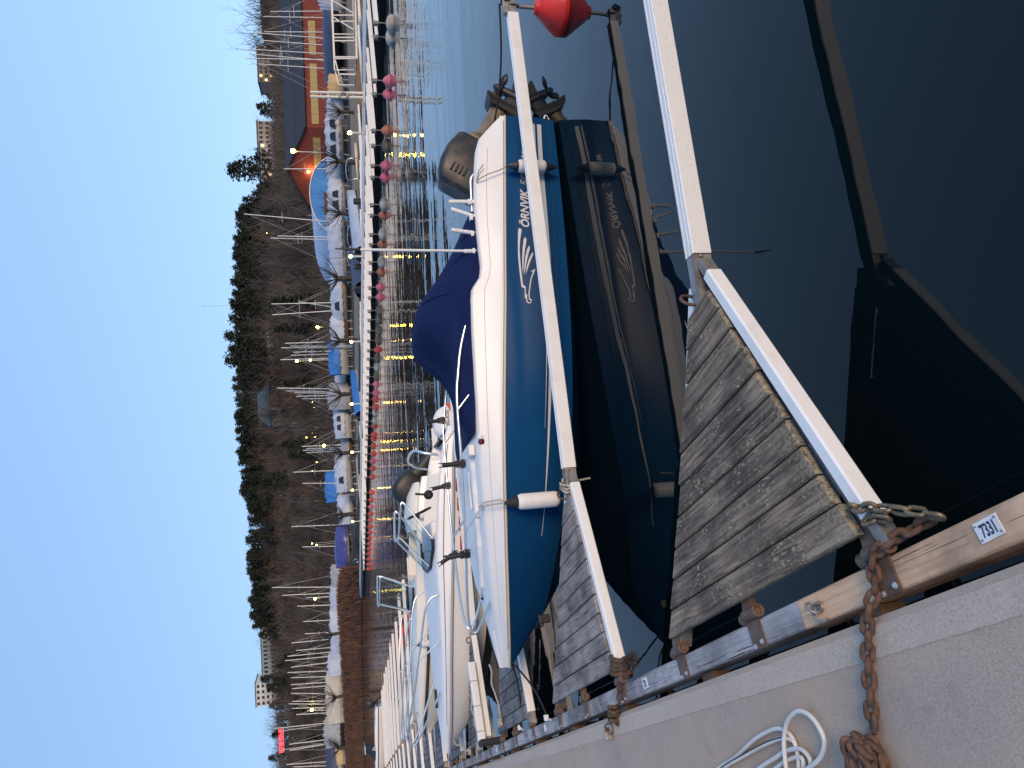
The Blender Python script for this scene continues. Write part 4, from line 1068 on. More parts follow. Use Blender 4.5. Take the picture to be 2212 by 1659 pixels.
def make_land():
    ys = [-700 + 3000 * i / 90 for i in range(91)]; mb = MB(); rows = []
    for y in ys:
        s, r = shore(y), ridge_d(y)
        if y > 1180: ds = [s, s + 2.5, s + 5]
        else: ds = [s, s + .25, s + 5]
        ds += [s + 38, s + 58] + [s + 58 + (r - s - 58) * k / 9 for k in range(1, 10)] + [r + 60, r + 260]
        row = []
        for i, d in enumerate(ds):
            z = ground(y, d)
            if i == 0: z = -.4
            if y > 1180 and i == 1: z = lerp(.3, level(y), .55)
            if d > r: z = ground(y, r) - (d - r) * .08
            p = place(y, d, z); row.append(tuple(p))
        rows.append(row)
    n = len(rows[0])
    mb.add([p for r_ in rows for p in r_], [(i * n + j, (i + 1) * n + j, (i + 1) * n + j + 1, i * n + j + 1) for i in range(len(rows) - 1) for j in range(n - 1)], True)
    m = mat('shore_ground', (.040, .033, .027), .95, c2=(.075, .060, .048), scale=.35, world=True, bmp=.6, bscale=1.5, bdist=.3)
    tag(mb.build('terrain', m), kind='structure')
    mb = MB()
    for i in range(60):
        y0 = -600 + 1780 * i / 60; y1 = -600 + 1780 * (i + 1) / 60
        a, b = place(y0, shore(y0) - .06, 0), place(y1, shore(y1) - .06, 0); a2, b2_ = place(y0, shore(y0) + 14, 0), place(y1, shore(y1) + 14, 0)
        mb.add([(a.x, a.y, -.3), (b.x, b.y, -.3), (b.x, b.y, .615), (a.x, a.y, .615), (b2_.x, b2_.y, .615), (a2.x, a2.y, .615)], [(0, 1, 2, 3), (3, 2, 4, 5)])
    q = mat('quay_boards', (.17, .115, .07), .9, c2=(.26, .185, .115), scale=.8, stretch=(1, 6, 1), world=True)
    tag(mb.build('quay', q), kind='structure')
make_land()

# ---- trees
def bare_tree(seed, h, spread=.5, n0=9, wob=.12):
    rnd = random.Random(seed); tr = MB(); cr = MB()
    def branch(mb, p, d, L, r, depth):
        pts = [p]; q = p; dd = d.copy()
        for k in range(3):
            dd = (dd + Vector((rnd.uniform(-wob, wob), rnd.uniform(-wob, wob), rnd.uniform(-.02, .1)))).normalized(); q = q + dd * L / 3; pts.append(q)
        mb.tube(pts, [r, r * .8, r * .6, r * .35], 4 if depth == 0 else 3, caps=False, smooth=False)
        if depth < 3:
            for k in range(4 if depth < 2 else 5):
                i = rnd.choice((1, 2, 2, 3)); a = rnd.uniform(0, 6.28)
                nd = (dd + Vector((math.cos(a), math.sin(a), rnd.uniform(.0, .5))) * (.55 + spread * rnd.random())).normalized()
                branch(cr, pts[i], nd, L * rnd.uniform(.5, .72), r * .45, depth + 1)
    th = h * .3
    tr.tube([(0, 0, -.5), (.05, 0, th * .5), (.1, .05, th)], [h * .02, h * .016, h * .013], 6)
    for k in range(n0):
        a = k * 2.4 + rnd.random(); el = rnd.uniform(.35, 1.2)
        branch(cr, Vector((.1, .05, th * rnd.uniform(.75, 1.05))), Vector((math.cos(a) * spread, math.sin(a) * spread, el)).normalized(), h * rnd.uniform(.24, .36), h * .010, 1)
    branch(tr, Vector((.1, .05, th)), Vector((0, 0, 1)), h * .5, h * .011, 1)
    return tr, cr
def pine_tree(seed, h, slim=.2, start=.35):
    rnd = random.Random(seed); tr = MB(); cr = MB()
    tr.tube([(0, 0, -.5), (.05, .0, h * .5), (0, .05, h * .97)], [h * .017, h * .011, h * .002], 6)
    n = 70
    for k in range(n):
        t = (k + rnd.random()) / n; z = h * (start + (1 - start) * t); rad = h * slim * ((1 - t) ** .75 + .10) * rnd.uniform(.55, 1.15); a = rnd.uniform(0, 6.28)
        c = Vector((math.cos(a) * rad, math.sin(a) * rad, z))
        tr.tube([(0, 0, z - rad * .15), c], [h * .003, h * .001], 3, caps=False)
        for j in range(20):
            s = h * rnd.uniform(.014, .032); o = c * 1 + Vector((rnd.gauss(0, .034), rnd.gauss(0, .034), rnd.gauss(0, .02))) * h
            u = Vector((rnd.gauss(0, 1), rnd.gauss(0, 1), rnd.gauss(0, .5))).normalized(); w = u.orthogonal().normalized(); w = (Matrix.Rotation(rnd.uniform(0, 6), 3, u) @ w)
            cr.add([o - u * s - w * s * .4, o + u * s - w * s * .2, o + u * s * .6 + w * s * .5, o - u * s * .5 + w * s * .45], [(0, 1, 2, 3)])
    return tr, cr
bark = mat('bark_brown', (.045, .034, .027), .95, c2=(.075, .058, .047), scale=2)
twig = mat('twigs_brown', (.040, .033, .029), .95, c2=(.068, .055, .048), scale=.25)
twig_pale = mat('twigs_pale', (.085, .07, .062), .95, c2=(.125, .105, .094), scale=.3)
twig_warm = mat('twigs_russet', (.10, .062, .042), .95, c2=(.13, .09, .06), scale=.5)
birch = mat('birch_bark', (.30, .28, .26), .9, c2=(.12, .10, .09), scale=3)
needle = mat('pine_needles', (.012, .018, .010), .9, c2=(.028, .034, .018), scale=.8)
BT = []
for i in range(5):
    a, b = bare_tree(20 + i, 10.5, (.45, .6, .35, .7, .5)[i])
    BT.append((a.mesh('trunk', birch if i == 2 else bark), b.mesh('crown', (twig, twig_pale, twig_pale, twig_warm, twig)[i])))
PT = []
for i in range(4):
    a, b = pine_tree(60 + i, 11.5, (.13, .165, .115, .24)[i], (.10, .18, .06, .4)[i])
    PT.append((a.mesh('trunk', bark), b.mesh('crown', needle)))
def tree(kind, y, d, sc, label, group, rnd, name):
    tm, cm = kind; p = place(y, d)
    t = thing(name, label, 'tree', p, rnd.uniform(0, 6.28), group)
    t.scale = (sc * rnd.uniform(.9, 1.15), sc * rnd.uniform(.9, 1.15), sc)
    link('trunk', tm, t); link('crown', cm, t)
rnd = random.Random(5)
i = 0; y = 1668.0
while y > 405:
    d = ridge_d(y) + rnd.uniform(-14, 10); con = y < 1340 and not (1120 < y < 1150)
    if con and rnd.random() < .86: tree(rnd.choice(PT), y, d, rnd.uniform(.86, 1.10), 'dark conifer on the wooded ridge, %s from the left' % ordn(i), 'trees along the ridge', rnd, 'pine_tree')
    else: tree(rnd.choice(BT), y, d, rnd.uniform(.8, 1.05), 'bare tree on the wooded ridge, %s from the left' % ordn(i), 'trees along the ridge', rnd, 'bare_tree')
    i += 1; y -= rnd.uniform(4.0, 7.6)
for j in range(64):
    yy = 1330 - j * 14.2 + rnd.uniform(-4, 4)
    tree(PT[j % 3], yy, ridge_d(yy) - 13 + rnd.uniform(-3, 3), rnd.uniform(.9, 1.05), 'dark conifer just below the ridge line, %s from the left' % ordn(j), 'conifers below the ridge', rnd, 'pine_tree')
for (yy, dd, sc) in ((372, 190, 1.45), (250, 200, .8), (236, 205, .9), (215, 212, .7), (1272, 270, 1.1), (1442, 280, 1.0), (560, 205, 1.0), (720, 170, 1.15), (748, 172, 1.1), (770, 168, 1.2)):
    tree(PT[3] if sc > 1 else PT[1], yy, dd, sc, 'lone dark pine standing out %s' % {372: 'tallest above the white hill houses', 250: 'left of a pair by the hill houses', 236: 'right of a pair by the hill houses', 215: 'small beside the flat roofed houses', 1272: 'above the ridge left of centre', 1442: 'beside the teal roofed building', 560: 'on the slope above the arched hall', 720: 'in front of the pale hill house, left', 748: 'in front of the pale hill house, middle', 770: 'in front of the pale hill house, right'}[yy], 'single pines', rnd, 'pine_tree')
k = 0
for row, f in enumerate((.25, .42, .58, .72, .85, .95)):
    y = 1665 + row * 7; k = 0
    while y > 395:
        s = shore(y) + 40; r = ridge_d(y); d = s + (r - s) * f + rnd.uniform(-8, 8)
        pn = rnd.random() > (.9 if f < .8 else .35)
        tree(rnd.choice(PT if pn else BT), y, d, rnd.uniform(.62, .95), ('dark' if pn else 'bare') + ' woodland tree, %s row up the hillside, %s from the left' % (ordn(row), ordn(k)), 'hillside woodland trees', rnd, 'pine_tree' if pn else 'bare_tree')
        k += 1; y -= rnd.uniform(24, 36)
for j, (yy, dd) in enumerate(((2, 195), (14, 185), (30, 190), (44, 180), (58, 196), (75, 185), (92, 200), (108, 185), (122, 180), (136, 188), (150, 182), (164, 186), (178, 196), (200, 190), (222, 185), (258, 178), (272, 180), (290, 185), (305, 175), (322, 182), (340, 186), (355, 178), (385, 180), (398, 186))):
    tree(BT[(0, 3, 1, 4)[j % 4]], yy, dd, .72 + .1 * (j % 3), 'bare tree among the hill houses on the right, %s from the right edge' % ordn(j), 'trees among the hill houses', rnd, 'bare_tree')
for j, yy in enumerate((6, 22, 38, 52, 66, 82, 98, 118)):
    tree(BT[(0, 4, 3)[j % 3]], yy, 204 + 5 * (j % 3), 1.35 + .12 * (j % 2), 'tall bare tree above the hill houses at the right edge, %s inwards' % ordn(j), 'tall trees above the hill houses', rnd, 'bare_tree')
# undergrowth that nobody could count
mb = MB()
for k in range(15000):
    y = rnd.uniform(-40, 1700); s = shore(y) + 42 if y > 420 else 126; r = ridge_d(y); d = s + (r - s) * rnd.random() ** .8; p = place(y, d)
    for j in range(4):
        o = p + Vector((rnd.gauss(0, 1.2), rnd.gauss(0, 1.2), rnd.uniform(.1, 2.8 if y > 420 else 6.5))); u = Vector((rnd.gauss(0, .4), rnd.gauss(0, .4), 1)).normalized() * rnd.uniform(.4, 1.3); w = u.orthogonal().normalized() * rnd.uniform(.03, .13)
        mb.add([o - u - w, o - u + w, o + u + w * .5, o + u - w * .5], [(0, 1, 2, 3)])
tag(mb.build('undergrowth', twig), 'brown leafless undergrowth covering the wooded hillside', 'undergrowth', kind='stuff')
mb = MB()
for k in range(5200):
    y = rnd.uniform(1225, 1720); d = shore(y) + rnd.uniform(-.3, 7); p = place(y, d, 0); base = lerp(.1, level(y), min(1, max(0, (d - shore(y)) / 4)))
    o = Vector((p.x, p.y, base)); u = Vector((rnd.gauss(0, .22), rnd.gauss(0, .22), 1)).normalized() * rnd.uniform(.5, 1.5); w = Vector((1, 0, 0)) * rnd.uniform(.06, .2)
    mb.add([o - w, o + w, o + u + w * .3, o + u - w * .3], [(0, 1, 2, 3)])
tag(mb.build('reeds', mat('reed_brown', (.085, .042, .030), .95, c2=(.13, .07, .045), scale=.4)), 'reddish brown reeds and brush along the left bank', 'reeds', kind='stuff')
# pollarded shoreline trees
def pollard(seed):
    rnd = random.Random(seed); tr = MB(); cr = MB()
    tr.tube([(0, 0, -.2), (.06, .02, .5), (.0, .0, 1.25)], [.20, .16, .17], 7)
    for k in range(30):
        a = rnd.uniform(0, 6.28); e = rnd.uniform(.25, 1.3); d = Vector((math.cos(a), math.sin(a), e)).normalized(); L = rnd.uniform(1.0, 2.0); p = Vector((0, 0, 1.2)) + d * .1
        q = p + d * L * .5 + Vector((0, 0, .08)); e2 = q + (d + Vector((rnd.uniform(-.3, .3), rnd.uniform(-.3, .3), .35))).normalized() * L * .6
        cr.tube([p, q, e2], [.032, .019, .006], 4, caps=False)
        for j in range(4):
            f = q.lerp(e2, rnd.random()); cr.tube([f, f + (d + Vector((rnd.gauss(0, .6), rnd.gauss(0, .6), rnd.gauss(.3, .4)))).normalized() * rnd.uniform(.3, .7)], [.010, .004], 3, caps=False)
    return tr.mesh('trunk', bark), cr.mesh('crown', twig)
PO = [pollard(1), pollard(2), pollard(3)]
for j, (yy, dd, sc) in enumerate(((240, 5, .7), (348, 4, .9), (460, 4, .9), (602, 4, 1.15), (736, 4, 1.2), (852, 3, 1.25), (979, 3, 1.35), (1112, 4, 1.6), (1366, 6, 2.1), (1501, 6, 2.2), (1611, 6, 2.2))):
    t = thing('pollarded_tree', 'pollarded bare tree on the quay, %s from the right' % ordn(j), 'tree', place(yy, shore(yy) + dd), rnd.uniform(0, 6), 'pollarded quay trees'); t.scale = (sc, sc, sc)
    link('trunk', PO[j % 3][0], t); link('crown', PO[j % 3][1], t)

# ---- far dock
fd = bpy.data.objects.new('far_dock', None); col.objects.link(fd); fd.rotation_euler = (0, 0, DROT); tag(fd, kind='structure')
FB = 27.5; k = 2.0; i = 0
dark = mat('dock_underside', (.02, .02, .02), .9)  # near-black paints in the shadow gap below the far dock slabs
while k < 108:
    e = k + 11.9
    MB().box((FB + 1.25, (k + e) / 2, .44), (2.5, e - k - .05, .28)).build('slab', M['far_concrete'], fd)
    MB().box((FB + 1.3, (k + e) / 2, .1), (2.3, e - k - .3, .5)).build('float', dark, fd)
    MB().box((FB - .06, (k + e) / 2, .5), (.1, e - k - .06, .12)).build('timber_beam', M['beam_grey'], fd)
    k = e + .1; i += 1
BC = {'p': mat('buoy_pink', (.62, .16, .20), .6, c2=(.5, .1, .13), scale=3), 'r': mat('buoy_faded_red', (.55, .07, .05), .55, c2=(.45, .05, .04), scale=3), 'g': mat('buoy_dirty_white', (.40, .38, .34), .7, c2=(.26, .24, .2), scale=3),
      'o': mat('buoy_dull_orange', (.42, .14, .08), .6, c2=(.3, .1, .06), scale=3), 'd': mat('buoy_weedy_dark', (.10, .085, .065), .8, c2=(.16, .13, .1), scale=3)}
CN = {'p': 'faded pink', 'r': 'red', 'g': 'dirty white', 'o': 'dull orange', 'd': 'dark weedy'}
def small_buoy(c):
    pr = [(.03, -.2), (.13, -.12), (.22, -.02), (.22, .03), (.12, .17), (.05, .235), (.03, .24)]
    if c in 'gd': pr = [(.05, -.16), (.2, -.12), (.255, -.02), (.255, .06), (.2, .15), (.08, .2), (.02, .21)]
    return MB().lathe(pr, n=14).mesh('float', BC[c])
SBM = {c: small_buoy(c) for c in BC}
ROD = MB().tube([(0, 0, -.5), (0, 0, .62)], .018, 6).mesh('rod', M['galv'])
FBO = MB().bar((0, 0, .52), (5.0, 0, .52), .085, .1).mesh('boom', M['white_pvc'])
FEN = MB().box((-.05, 0, .56), (.16, .1, .16)).mesh('boom_end', M['galv'])
front = [(40, 'g'), (71, 'g'), (167, 'p'), (197, 'p'), (277, 'o'), (310, 'd'), (354, 'p'), (380, 'p'), (440, 'g'), (463, 'o'), (505, 'g'), (527, 'o'), (566, 'g'), (588, 'o'), (621, 'p'), (643, 'p'), (672, 'd'), (692, 'd'), (716, 'd'), (737, 'd'), (758, 'r'), (776, 'd'),
         (796, 'g'), (816, 'd'), (833, 'p'), (852, 'p'), (866, 'r'), (883, 'r'), (895, 'g'), (913, 'g'), (924, 'r'), (943, 'r'), (951, 'r'), (967, 'r'), (984, 'r'), (1000, 'p'), (1016, 'r'), (1034, 'r'), (1068, 'r'), (1084, 'r'), (1099, 'p'), (1114, 'r'), (1128, 'r'), (1142, 'r'), (1155, 'r'), (1167, 'r'), (1179, 'r'), (1190, 'r'), (1201, 'r'), (1212, 'r'), (1223, 'r'), (1233, 'r')]
def on_b(y, b):
    t = tan_of(y); d = b / (t * DIR_B.x + DIR_B.y); return Vector((t * d, d, 0))
for j, (yy, c) in enumerate(front):
    p = on_b(yy, 22.4)
    t = thing('mooring_buoy', '%s mooring buoy in front of the far dock, %s from the right' % (CN[c], ordn(j)), 'buoy', p, rnd.uniform(0, 6), 'buoys along the far dock'); t.scale = (1.12, 1.12, 1.12)
    link('float', SBM[c], t); link('rod', ROD, t)
    b_ = thing('mooring_boom', 'white mooring boom running out from the far dock to its %s buoy' % ordn(j), 'boom', p, DROT, 'booms of the far dock')
    link('boom', FBO, b_); link('boom_end', FEN, b_)
back = [(4, 'r'), (17, 'r'), (61, 'r'), (74, 'r'), (234, 'p'), (245, 'p'), (269, 'r'), (302, 'p'), (314, 'p'), (336, 'g'), (347, 'g'), (397, 'g'), (406, 'g'), (424, 'p'), (433, 'p'), (451, 'r'), (598, 'o'), (617, 'o'), (634, 'o'), (653, 'o')]
for j, (yy, c) in enumerate(back):
    p = on_b(yy, 34.6)
    t = thing('mooring_buoy', '%s mooring buoy behind the far dock, %s from the right' % (CN[c], ordn(j)), 'buoy', p, 0, 'buoys behind the far dock'); t.scale = (1.1, 1.1, 1.1)
    link('float', SBM[c], t); link('rod', ROD, t)
    b_ = thing('mooring_boom', 'white boom behind the far dock reaching the %s buoy there' % ordn(j), 'boom', p - DIR_B * 4.6, DROT, 'booms behind the far dock')
    link('boom', FBO, b_)
# dock lamps
bulb_w = mat('lamp_glow_white', (1, .9, .7), .4, emit=(1.0, .60, .12), estr=34)
bulb_y = mat('lamp_glow_yellow', (1, .85, .4), .4, emit=(1.0, .74, .08), estr=70)
bulb_o = mat('lamp_glow_orange', (1, .5, .1), .4, emit=(1.0, .42, .07), estr=60)
post = mat('lamp_post_grey', (.5, .5, .48), .5)
for j, yy in enumerate((285, 554, 739, 874, 978, 1060, 1128)):
    p = on_b(yy, 28.6); p.z = .58
    t = thing('dock_lamp', 'short lit lamp bollard on the far dock, %s from the right' % ordn(j), 'lamp', p, DROT, 'lamp bollards of the far dock')
    sc = 1 + j * .05
    MB().tube([(0, 0, 0), (0, 0, .58 * sc)], .06, 8).build('post', post, t); MB().lathe([(.06, .58 * sc), (.085, .62 * sc), (.085, .72 * sc), (.05, .76 * sc), (.01, .77 * sc)], n=10).build('bulb', bulb_w, t)
def street_lamp(yy, Vt, d, label, m=bulb_y, r=.20):
    top = px_at(Vt, yy, d); g = place(yy, d)
    t = thing('street_lamp', label, 'street lamp', g); h = top.z - g.z
    MB().tube([(0, 0, -.2), (0, 0, h)], [.07, .045], 6).build('post', post, t)
    MB().lathe([(.05, h + .2), (.2, h + .12), (.2, h + .02)], n=8).build('lamp_hood', post, t)
    MB().lathe([(.02, -r), (r * .7, -r * .7), (r, 0), (r * .7, r * .7), (.02, r)], (0, -.15, h), n=10).build('bulb', m, t)
street_lamp(330, 633, 86, 'lit lamp post in front of the red building\'s gable', r=.26)
street_lamp(706, 686, 105, 'lit yellow lamp post behind the yard, right of the clustered masts')
street_lamp(777, 641, 112, 'tall lit yellow lamp among the masts in the middle')
street_lamp(776, 670, 104, 'lower lit yellow lamp among the masts in the middle', r=.12)
street_lamp(960, 700, 112, 'lit yellow lamp behind the brown boats, left of centre')
street_lamp(1285, 680, 160, 'lit yellow lamp between masts on the left shore', r=.26)
street_lamp(1520, 673, 190, 'lit yellow lamp farthest left among the masts', r=.32)
for j, (yy, V) in enumerate(((504, 576), (660, 654), (945, 662), (936, 674), (998, 684), (1017, 674), (868, 675), (872, 677), (880, 679), (1174, 674), (1177, 684), (944, 681), (404, 647))):
    d = 150; p = px_at(V, yy, d)
    t = thing('path_light', 'tiny warm light point on the wooded hillside, %s in the scatter' % ordn(j), 'light', p, 0, 'tiny hillside lights')
    MB().lathe([(.02, -.12), (.12, 0), (.02, .12)], n=8).build('bulb', bulb_w, t)
    g = place(yy, d); MB().tube([(0, 0, min(g.z - p.z, -.3)), (0, 0, -.1)], .03, 5).build('post', post, t)
# ---- boats laid up ashore
TC = {'w': (.42, .455, .53), 'g': (.29, .30, .32), 'n': (.035, .05, .10), 'b': (.03, .16, .45), 'v': (.05, .06, .22), 'c': (.46, .42, .34), 's': (.36, .41, .49), 'o': (.52, .36, .16)}  # key o: orange lamplight is painted into the cloth colour, nothing glows
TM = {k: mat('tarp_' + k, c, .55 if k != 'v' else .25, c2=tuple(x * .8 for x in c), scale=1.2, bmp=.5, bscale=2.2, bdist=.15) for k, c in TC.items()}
HM = {'w': mat('laid_up_hull_white', (.50, .48, .45), .4), 'c': mat('laid_up_hull_cream', (.46, .40, .29), .45), 'b': mat('laid_up_hull_brown', (.13, .075, .045), .6), 'd': mat('laid_up_hull_dark', (.03, .035, .045), .5)}
CNM = {'w': 'white', 'g': 'grey', 'n': 'navy', 'b': 'bright blue', 'v': 'glossy violet blue', 'c': 'cream', 's': 'silver', 'o': 'lamplight tinted'}
HN = {'w': 'white', 'c': 'cream', 'b': 'brown', 'd': 'dark'}
def stored(y0, y1, Vt, Vm, Vb, tc, hc, win, j, where):
    y = (y0 + y1) / 2; d = max(shore(y) + 8, 1.6 * FPX / max(Vb + 4 - Vh(y), 8)) if y < 1150 else shore(y) + 16
    d = min(d, shore(y) + 30); g = place(y, d); k = d / FPX
    W = (y1 - y0) * k * 1.06; zt = CAM_H + (Vh(y) - Vt) * k; zm = CAM_H + (Vh(y) - Vm) * k; zb = max(CAM_H + (Vh(y) - Vb) * k, g.z + .25)
    rz = -math.atan(tan_of(y)) + rnd.uniform(-.12, .12)
    t = thing('stored_boat', 'laid up boat under %s tarpaulin, %s hull, %s' % (CNM[tc], HN[hc], where), 'boat', g, rz, 'boats laid up ashore')
    zt -= g.z; zm -= g.z; zb -= g.z; B = min(W * .3, 1.7); mb = MB(); rings = []
    for i in range(13):
        u = i / 12; x = (u - .5) * W; w = B * (min(1, (1 - u) * 3.2) ** .6 if u > .5 else min(1, .72 + u)); kz = zb + (zm - zb) * (.55 * max(0, (u - .6) / .4) ** 1.5)
        half = [(0.02, kz), (w * .7, kz + (zm - zb) * .25), (w * .95, lerp(kz, zm, .6)), (w, zm + .12 * u)]
        rings.append([(x, -a, b) for a, b in half[::-1]] + [(x, a, b) for a, b in half])
    mb.loft(rings, False, False, True); kk = len(rings[0]); mb.add(rings[0], [tuple(range(kk))])
    mb.build('hull', HM[hc], t)
    mb = MB(); rings = []; pk = .35 + .3 * rnd.random()
    for i in range(15):
        u = i / 14; x = (u - .5) * W * 1.01; w = B * 1.06 * (min(1, (1 - u) * 3.2) ** .6 if u > .5 else min(1, .76 + u)); hh = (zt - zm) * (1 - .35 * abs(u - pk) ** 1.3) * (.93 + .07 * math.cos(i * 2.1)); lo = zm - (zm - zb) * (.15 + .18 * abs(math.sin(i * 1.9 + j)))
        half = [(w, lo), (w * 1.0, zm), (w * (.80 + .06 * math.sin(i * 2.7)), zm + hh * .45), (w * .35, zm + hh * .88), (0, zm + hh)]
        rings.append([(x, -a, b) for a, b in half] + [(x, a, b) for a, b in half[-2::-1]])
    mb.loft(rings, False, False, True); kk = len(rings[0]); mb.add(rings[0], [tuple(range(kk))]); mb.add(rings[-1], [tuple(range(kk))[::-1]])
    mb.build('tarpaulin', TM[tc], t)
    if win:
        for q in range(win):
            x0 = -W * .28 + q * W * .26
            MB().prism([(0, 0), (W * .2, 0), (W * .16, (zt - zm) * .42), (W * .03, (zt - zm) * .42)], (x0, -B * 1.03, zm + (zt - zm) * .1), (1, 0, 0), (0, .35, 1), .03).build('window', M['dark_glass'], t)
    for sx in (-.3, .0, .3):
        MB().bar((sx * W, -B * .8, -.05), (sx * W, -B * .55, zb + (zm - zb) * .35), .09, .09).build('cradle_leg', M['beam_grey'], t)
        MB().bar((sx * W, B * .8, -.05), (sx * W, B * .55, zb + (zm - zb) * .35), .09, .09).build('cradle_leg', M['beam_grey'], t)
    MB().box((0, 0, zb - .08), (W * .75, .2, .2)).build('keel_block', M['plank_far'], t)
SB = [(-14, 17, 685, 715, 744, 'w', 'w', 0, 'at the right edge before the red building'), (8, 165, 696, 716, 740, 'n', 'd', 0, 'long and low behind the gangway'), (163, 206, 706, 728, 747, 'o', 'w', 0, 'orange beside the mast crane'), (204, 252, 703, 728, 748, 'w', 'w', 0, 'left of the mast crane'),
      (255, 345, 701, 727, 747, 'w', 'w', 3, 'a motor yacht with dark windows'), (343, 392, 703, 732, 748, 's', 'w', 0, 'wholly wrapped, before the hall\'s right foot'), (390, 462, 705, 733, 751, 'w', 'w', 2, 'with cabin windows before the arched hall'), (464, 552, 704, 733, 752, 'w', 'w', 0, 'pleated cover before the arched hall'),
      (550, 596, 711, 738, 752, 's', 'w', 0, 'at the arched hall\'s left foot'), (592, 686, 713, 734, 754, 'w', 'c', 1, 'lit yellow behind the pollard'), (685, 738, 711, 738, 757, 'w', 'b', 0, 'right of the bright blue cover'), (736, 806, 708, 727, 757, 'b', 'w', 0, 'below the middle cluster of masts'),
      (804, 832, 722, 742, 758, 'w', 'b', 0, 'low one left of the blue cover'), (829, 881, 704, 744, 760, 'g', 'w', 0, 'tall one below the hill house'), (879, 944, 720, 738, 762, 'w', 'w', 2, 'with black cabin windows'), (944, 985, 735, 750, 764, 'g', 'b', 0, 'low brown one beside a pollard'),
      (984, 1058, 722, 744, 763, 'w', 'w', 1, 'half open with dark inside'), (1019, 1080, 702, 727, 745, 'b', 'w', 0, 'blue tent behind the half open boat'), (1072, 1130, 727, 752, 768, 'w', 'w', 0, 'rounded wrap right of the glossy cover'), (1141, 1220, 722, 748, 768, 'v', 'w', 0, 'shining with lamp reflections'),
      (1219, 1262, 714, 738, 752, 'g', 'w', 0, 'left of the glossy cover'), (1262, 1312, 713, 734, 748, 's', 'w', 0, 'first on the left bank'), (1310, 1412, 713, 735, 748, 'w', 'w', 0, 'long one on the left bank'), (1408, 1452, 708, 735, 751, 'w', 'w', 0, 'peaked one on the left bank'),
      (1450, 1548, 704, 733, 748, 'c', 'w', 0, 'cream one below the left masts'), (1545, 1602, 700, 733, 748, 'g', 'd', 0, 'tall grey one near the left edge'), (1598, 1642, 726, 740, 750, 'o', 'w', 0, 'orange near the left edge'), (1600, 1690, 706, 728, 746, 'n', 'w', 0, 'navy one at the left edge')]
for j, a in enumerate(SB): stored(*a[:8], j, a[8])

# ---- masts
MA = [(0, 100, 390, 97, 835), (0, 143, 330, 153, 835), (0, 275, 340, 278, 838), (0, 283, 250, 333, 880), (0, 348, 300, 388, 835), (0, 425, 190, 462, 835), (0, 465, 205, 520, 830), (0, 505, 175, 515, 830), (0, 553, 290, 590, 835), (0, 1460, 510, 1458, 880),
      (1, 190, 165, 255, 875), (1, 380, 455, 390, 875), (1, 398, 395, 412, 875), (1, 948, 635, 990, 900), (1, 968, 400, 957, 915), (1, 1062, 405, 1028, 915), (1, 1308, 520, 1295, 890), (1, 1332, 565, 1333, 940), (1, 1347, 485, 1345, 900), (1, 1385, 590, 1375, 900), (1, 1412, 570, 1400, 890), (1, 1450, 480, 1435, 940),
      (2, 35, 450, 42, 880), (2, 60, 530, 70, 1130), (2, 75, 600, 80, 900), (2, 108, 615, 100, 880), (2, 128, 665, 125, 880), (2, 540, 665, 530, 945), (2, 560, 700, 552, 940), (2, 575, 675, 565, 945), (2, 595, 705, 580, 930), (2, 763, 590, 748, 945), (2, 858, 670, 858, 945), (2, 1233, 575, 1222, 850), (2, 1408, 670, 1404, 840),
      (3, 100, 405, 97, 880), (3, 168, 495, 150, 880), (3, 190, 700, 180, 880), (3, 262, 625, 252, 905), (3, 395, 675, 383, 900), (3, 500, 690, 490, 900), (3, 580, 575, 545, 930), (3, 645, 615, 620, 900), (3, 695, 540, 660, 890), (3, 733, 520, 697, 885), (3, 790, 570, 747, 915), (3, 835, 540, 822, 880), (3, 880, 570, 870, 880), (3, 940, 570, 920, 870), (3, 975, 580, 950, 870), (3, 1015, 570, 1018, 880), (3, 1085, 580, 1080, 870), (3, 1105, 550, 1108, 870), (3, 1145, 580, 1137, 860), (3, 1165, 710, 1160, 860), (3, 1198, 615, 1185, 850), (3, 1318, 425, 1275, 855), (3, 1455, 555, 1420, 835), (3, 1508, 560, 1460, 840), (3, 1630, 530, 1605, 880), (3, 1650, 590, 1640, 910)]
alu = mat('mast_aluminium', (.62, .59, .55), .4, .3)
for j, (rg, yt, xt, yb, xb) in enumerate(MA):
    off = (0, 414.7, 829.4, 1244)[rg]; Yt, Yb = yt * .25 + off, yb * .25 + off; Vt, Vb = 486 + xt * .25, 486 + xb * .25
    d = shore(Yb) + 26; top = px_at(Vt, Yt, d); bot = px_at(Vb, Yb, d); g = place(Yb, d)
    u = (top - bot).normalized(); base = bot + u * ((g.z + 1.2 - bot.z) / u.z)
    t = thing('boat_mast', 'pale sailboat mast rising above the laid up boats, %s from the right' % ordn(j), 'mast', base, 0, 'masts of laid up sailboats'); o = top - base
    r = .0012 * d * .62
    MB().tube([(0, 0, -1.2), (0, 0, 0), o], [r, r, r * .8], 6).build('pole', alu, t)
    st = MB(); sg = 1 if j % 2 else -1
    st.tube([o * .97, Vector((sg * 2.6, .4, .3))], r * .22, 3); st.tube([o * .6 + Vector((-.5, 0, 0)), o * .6 + Vector((.5, 0, 0))], r * .35, 4)
    if j % 3 == 0: st.tube([o * .75, Vector((-sg * 2.0, -.3, .2))], r * .2, 3)
    st.build('stay', alu, t)
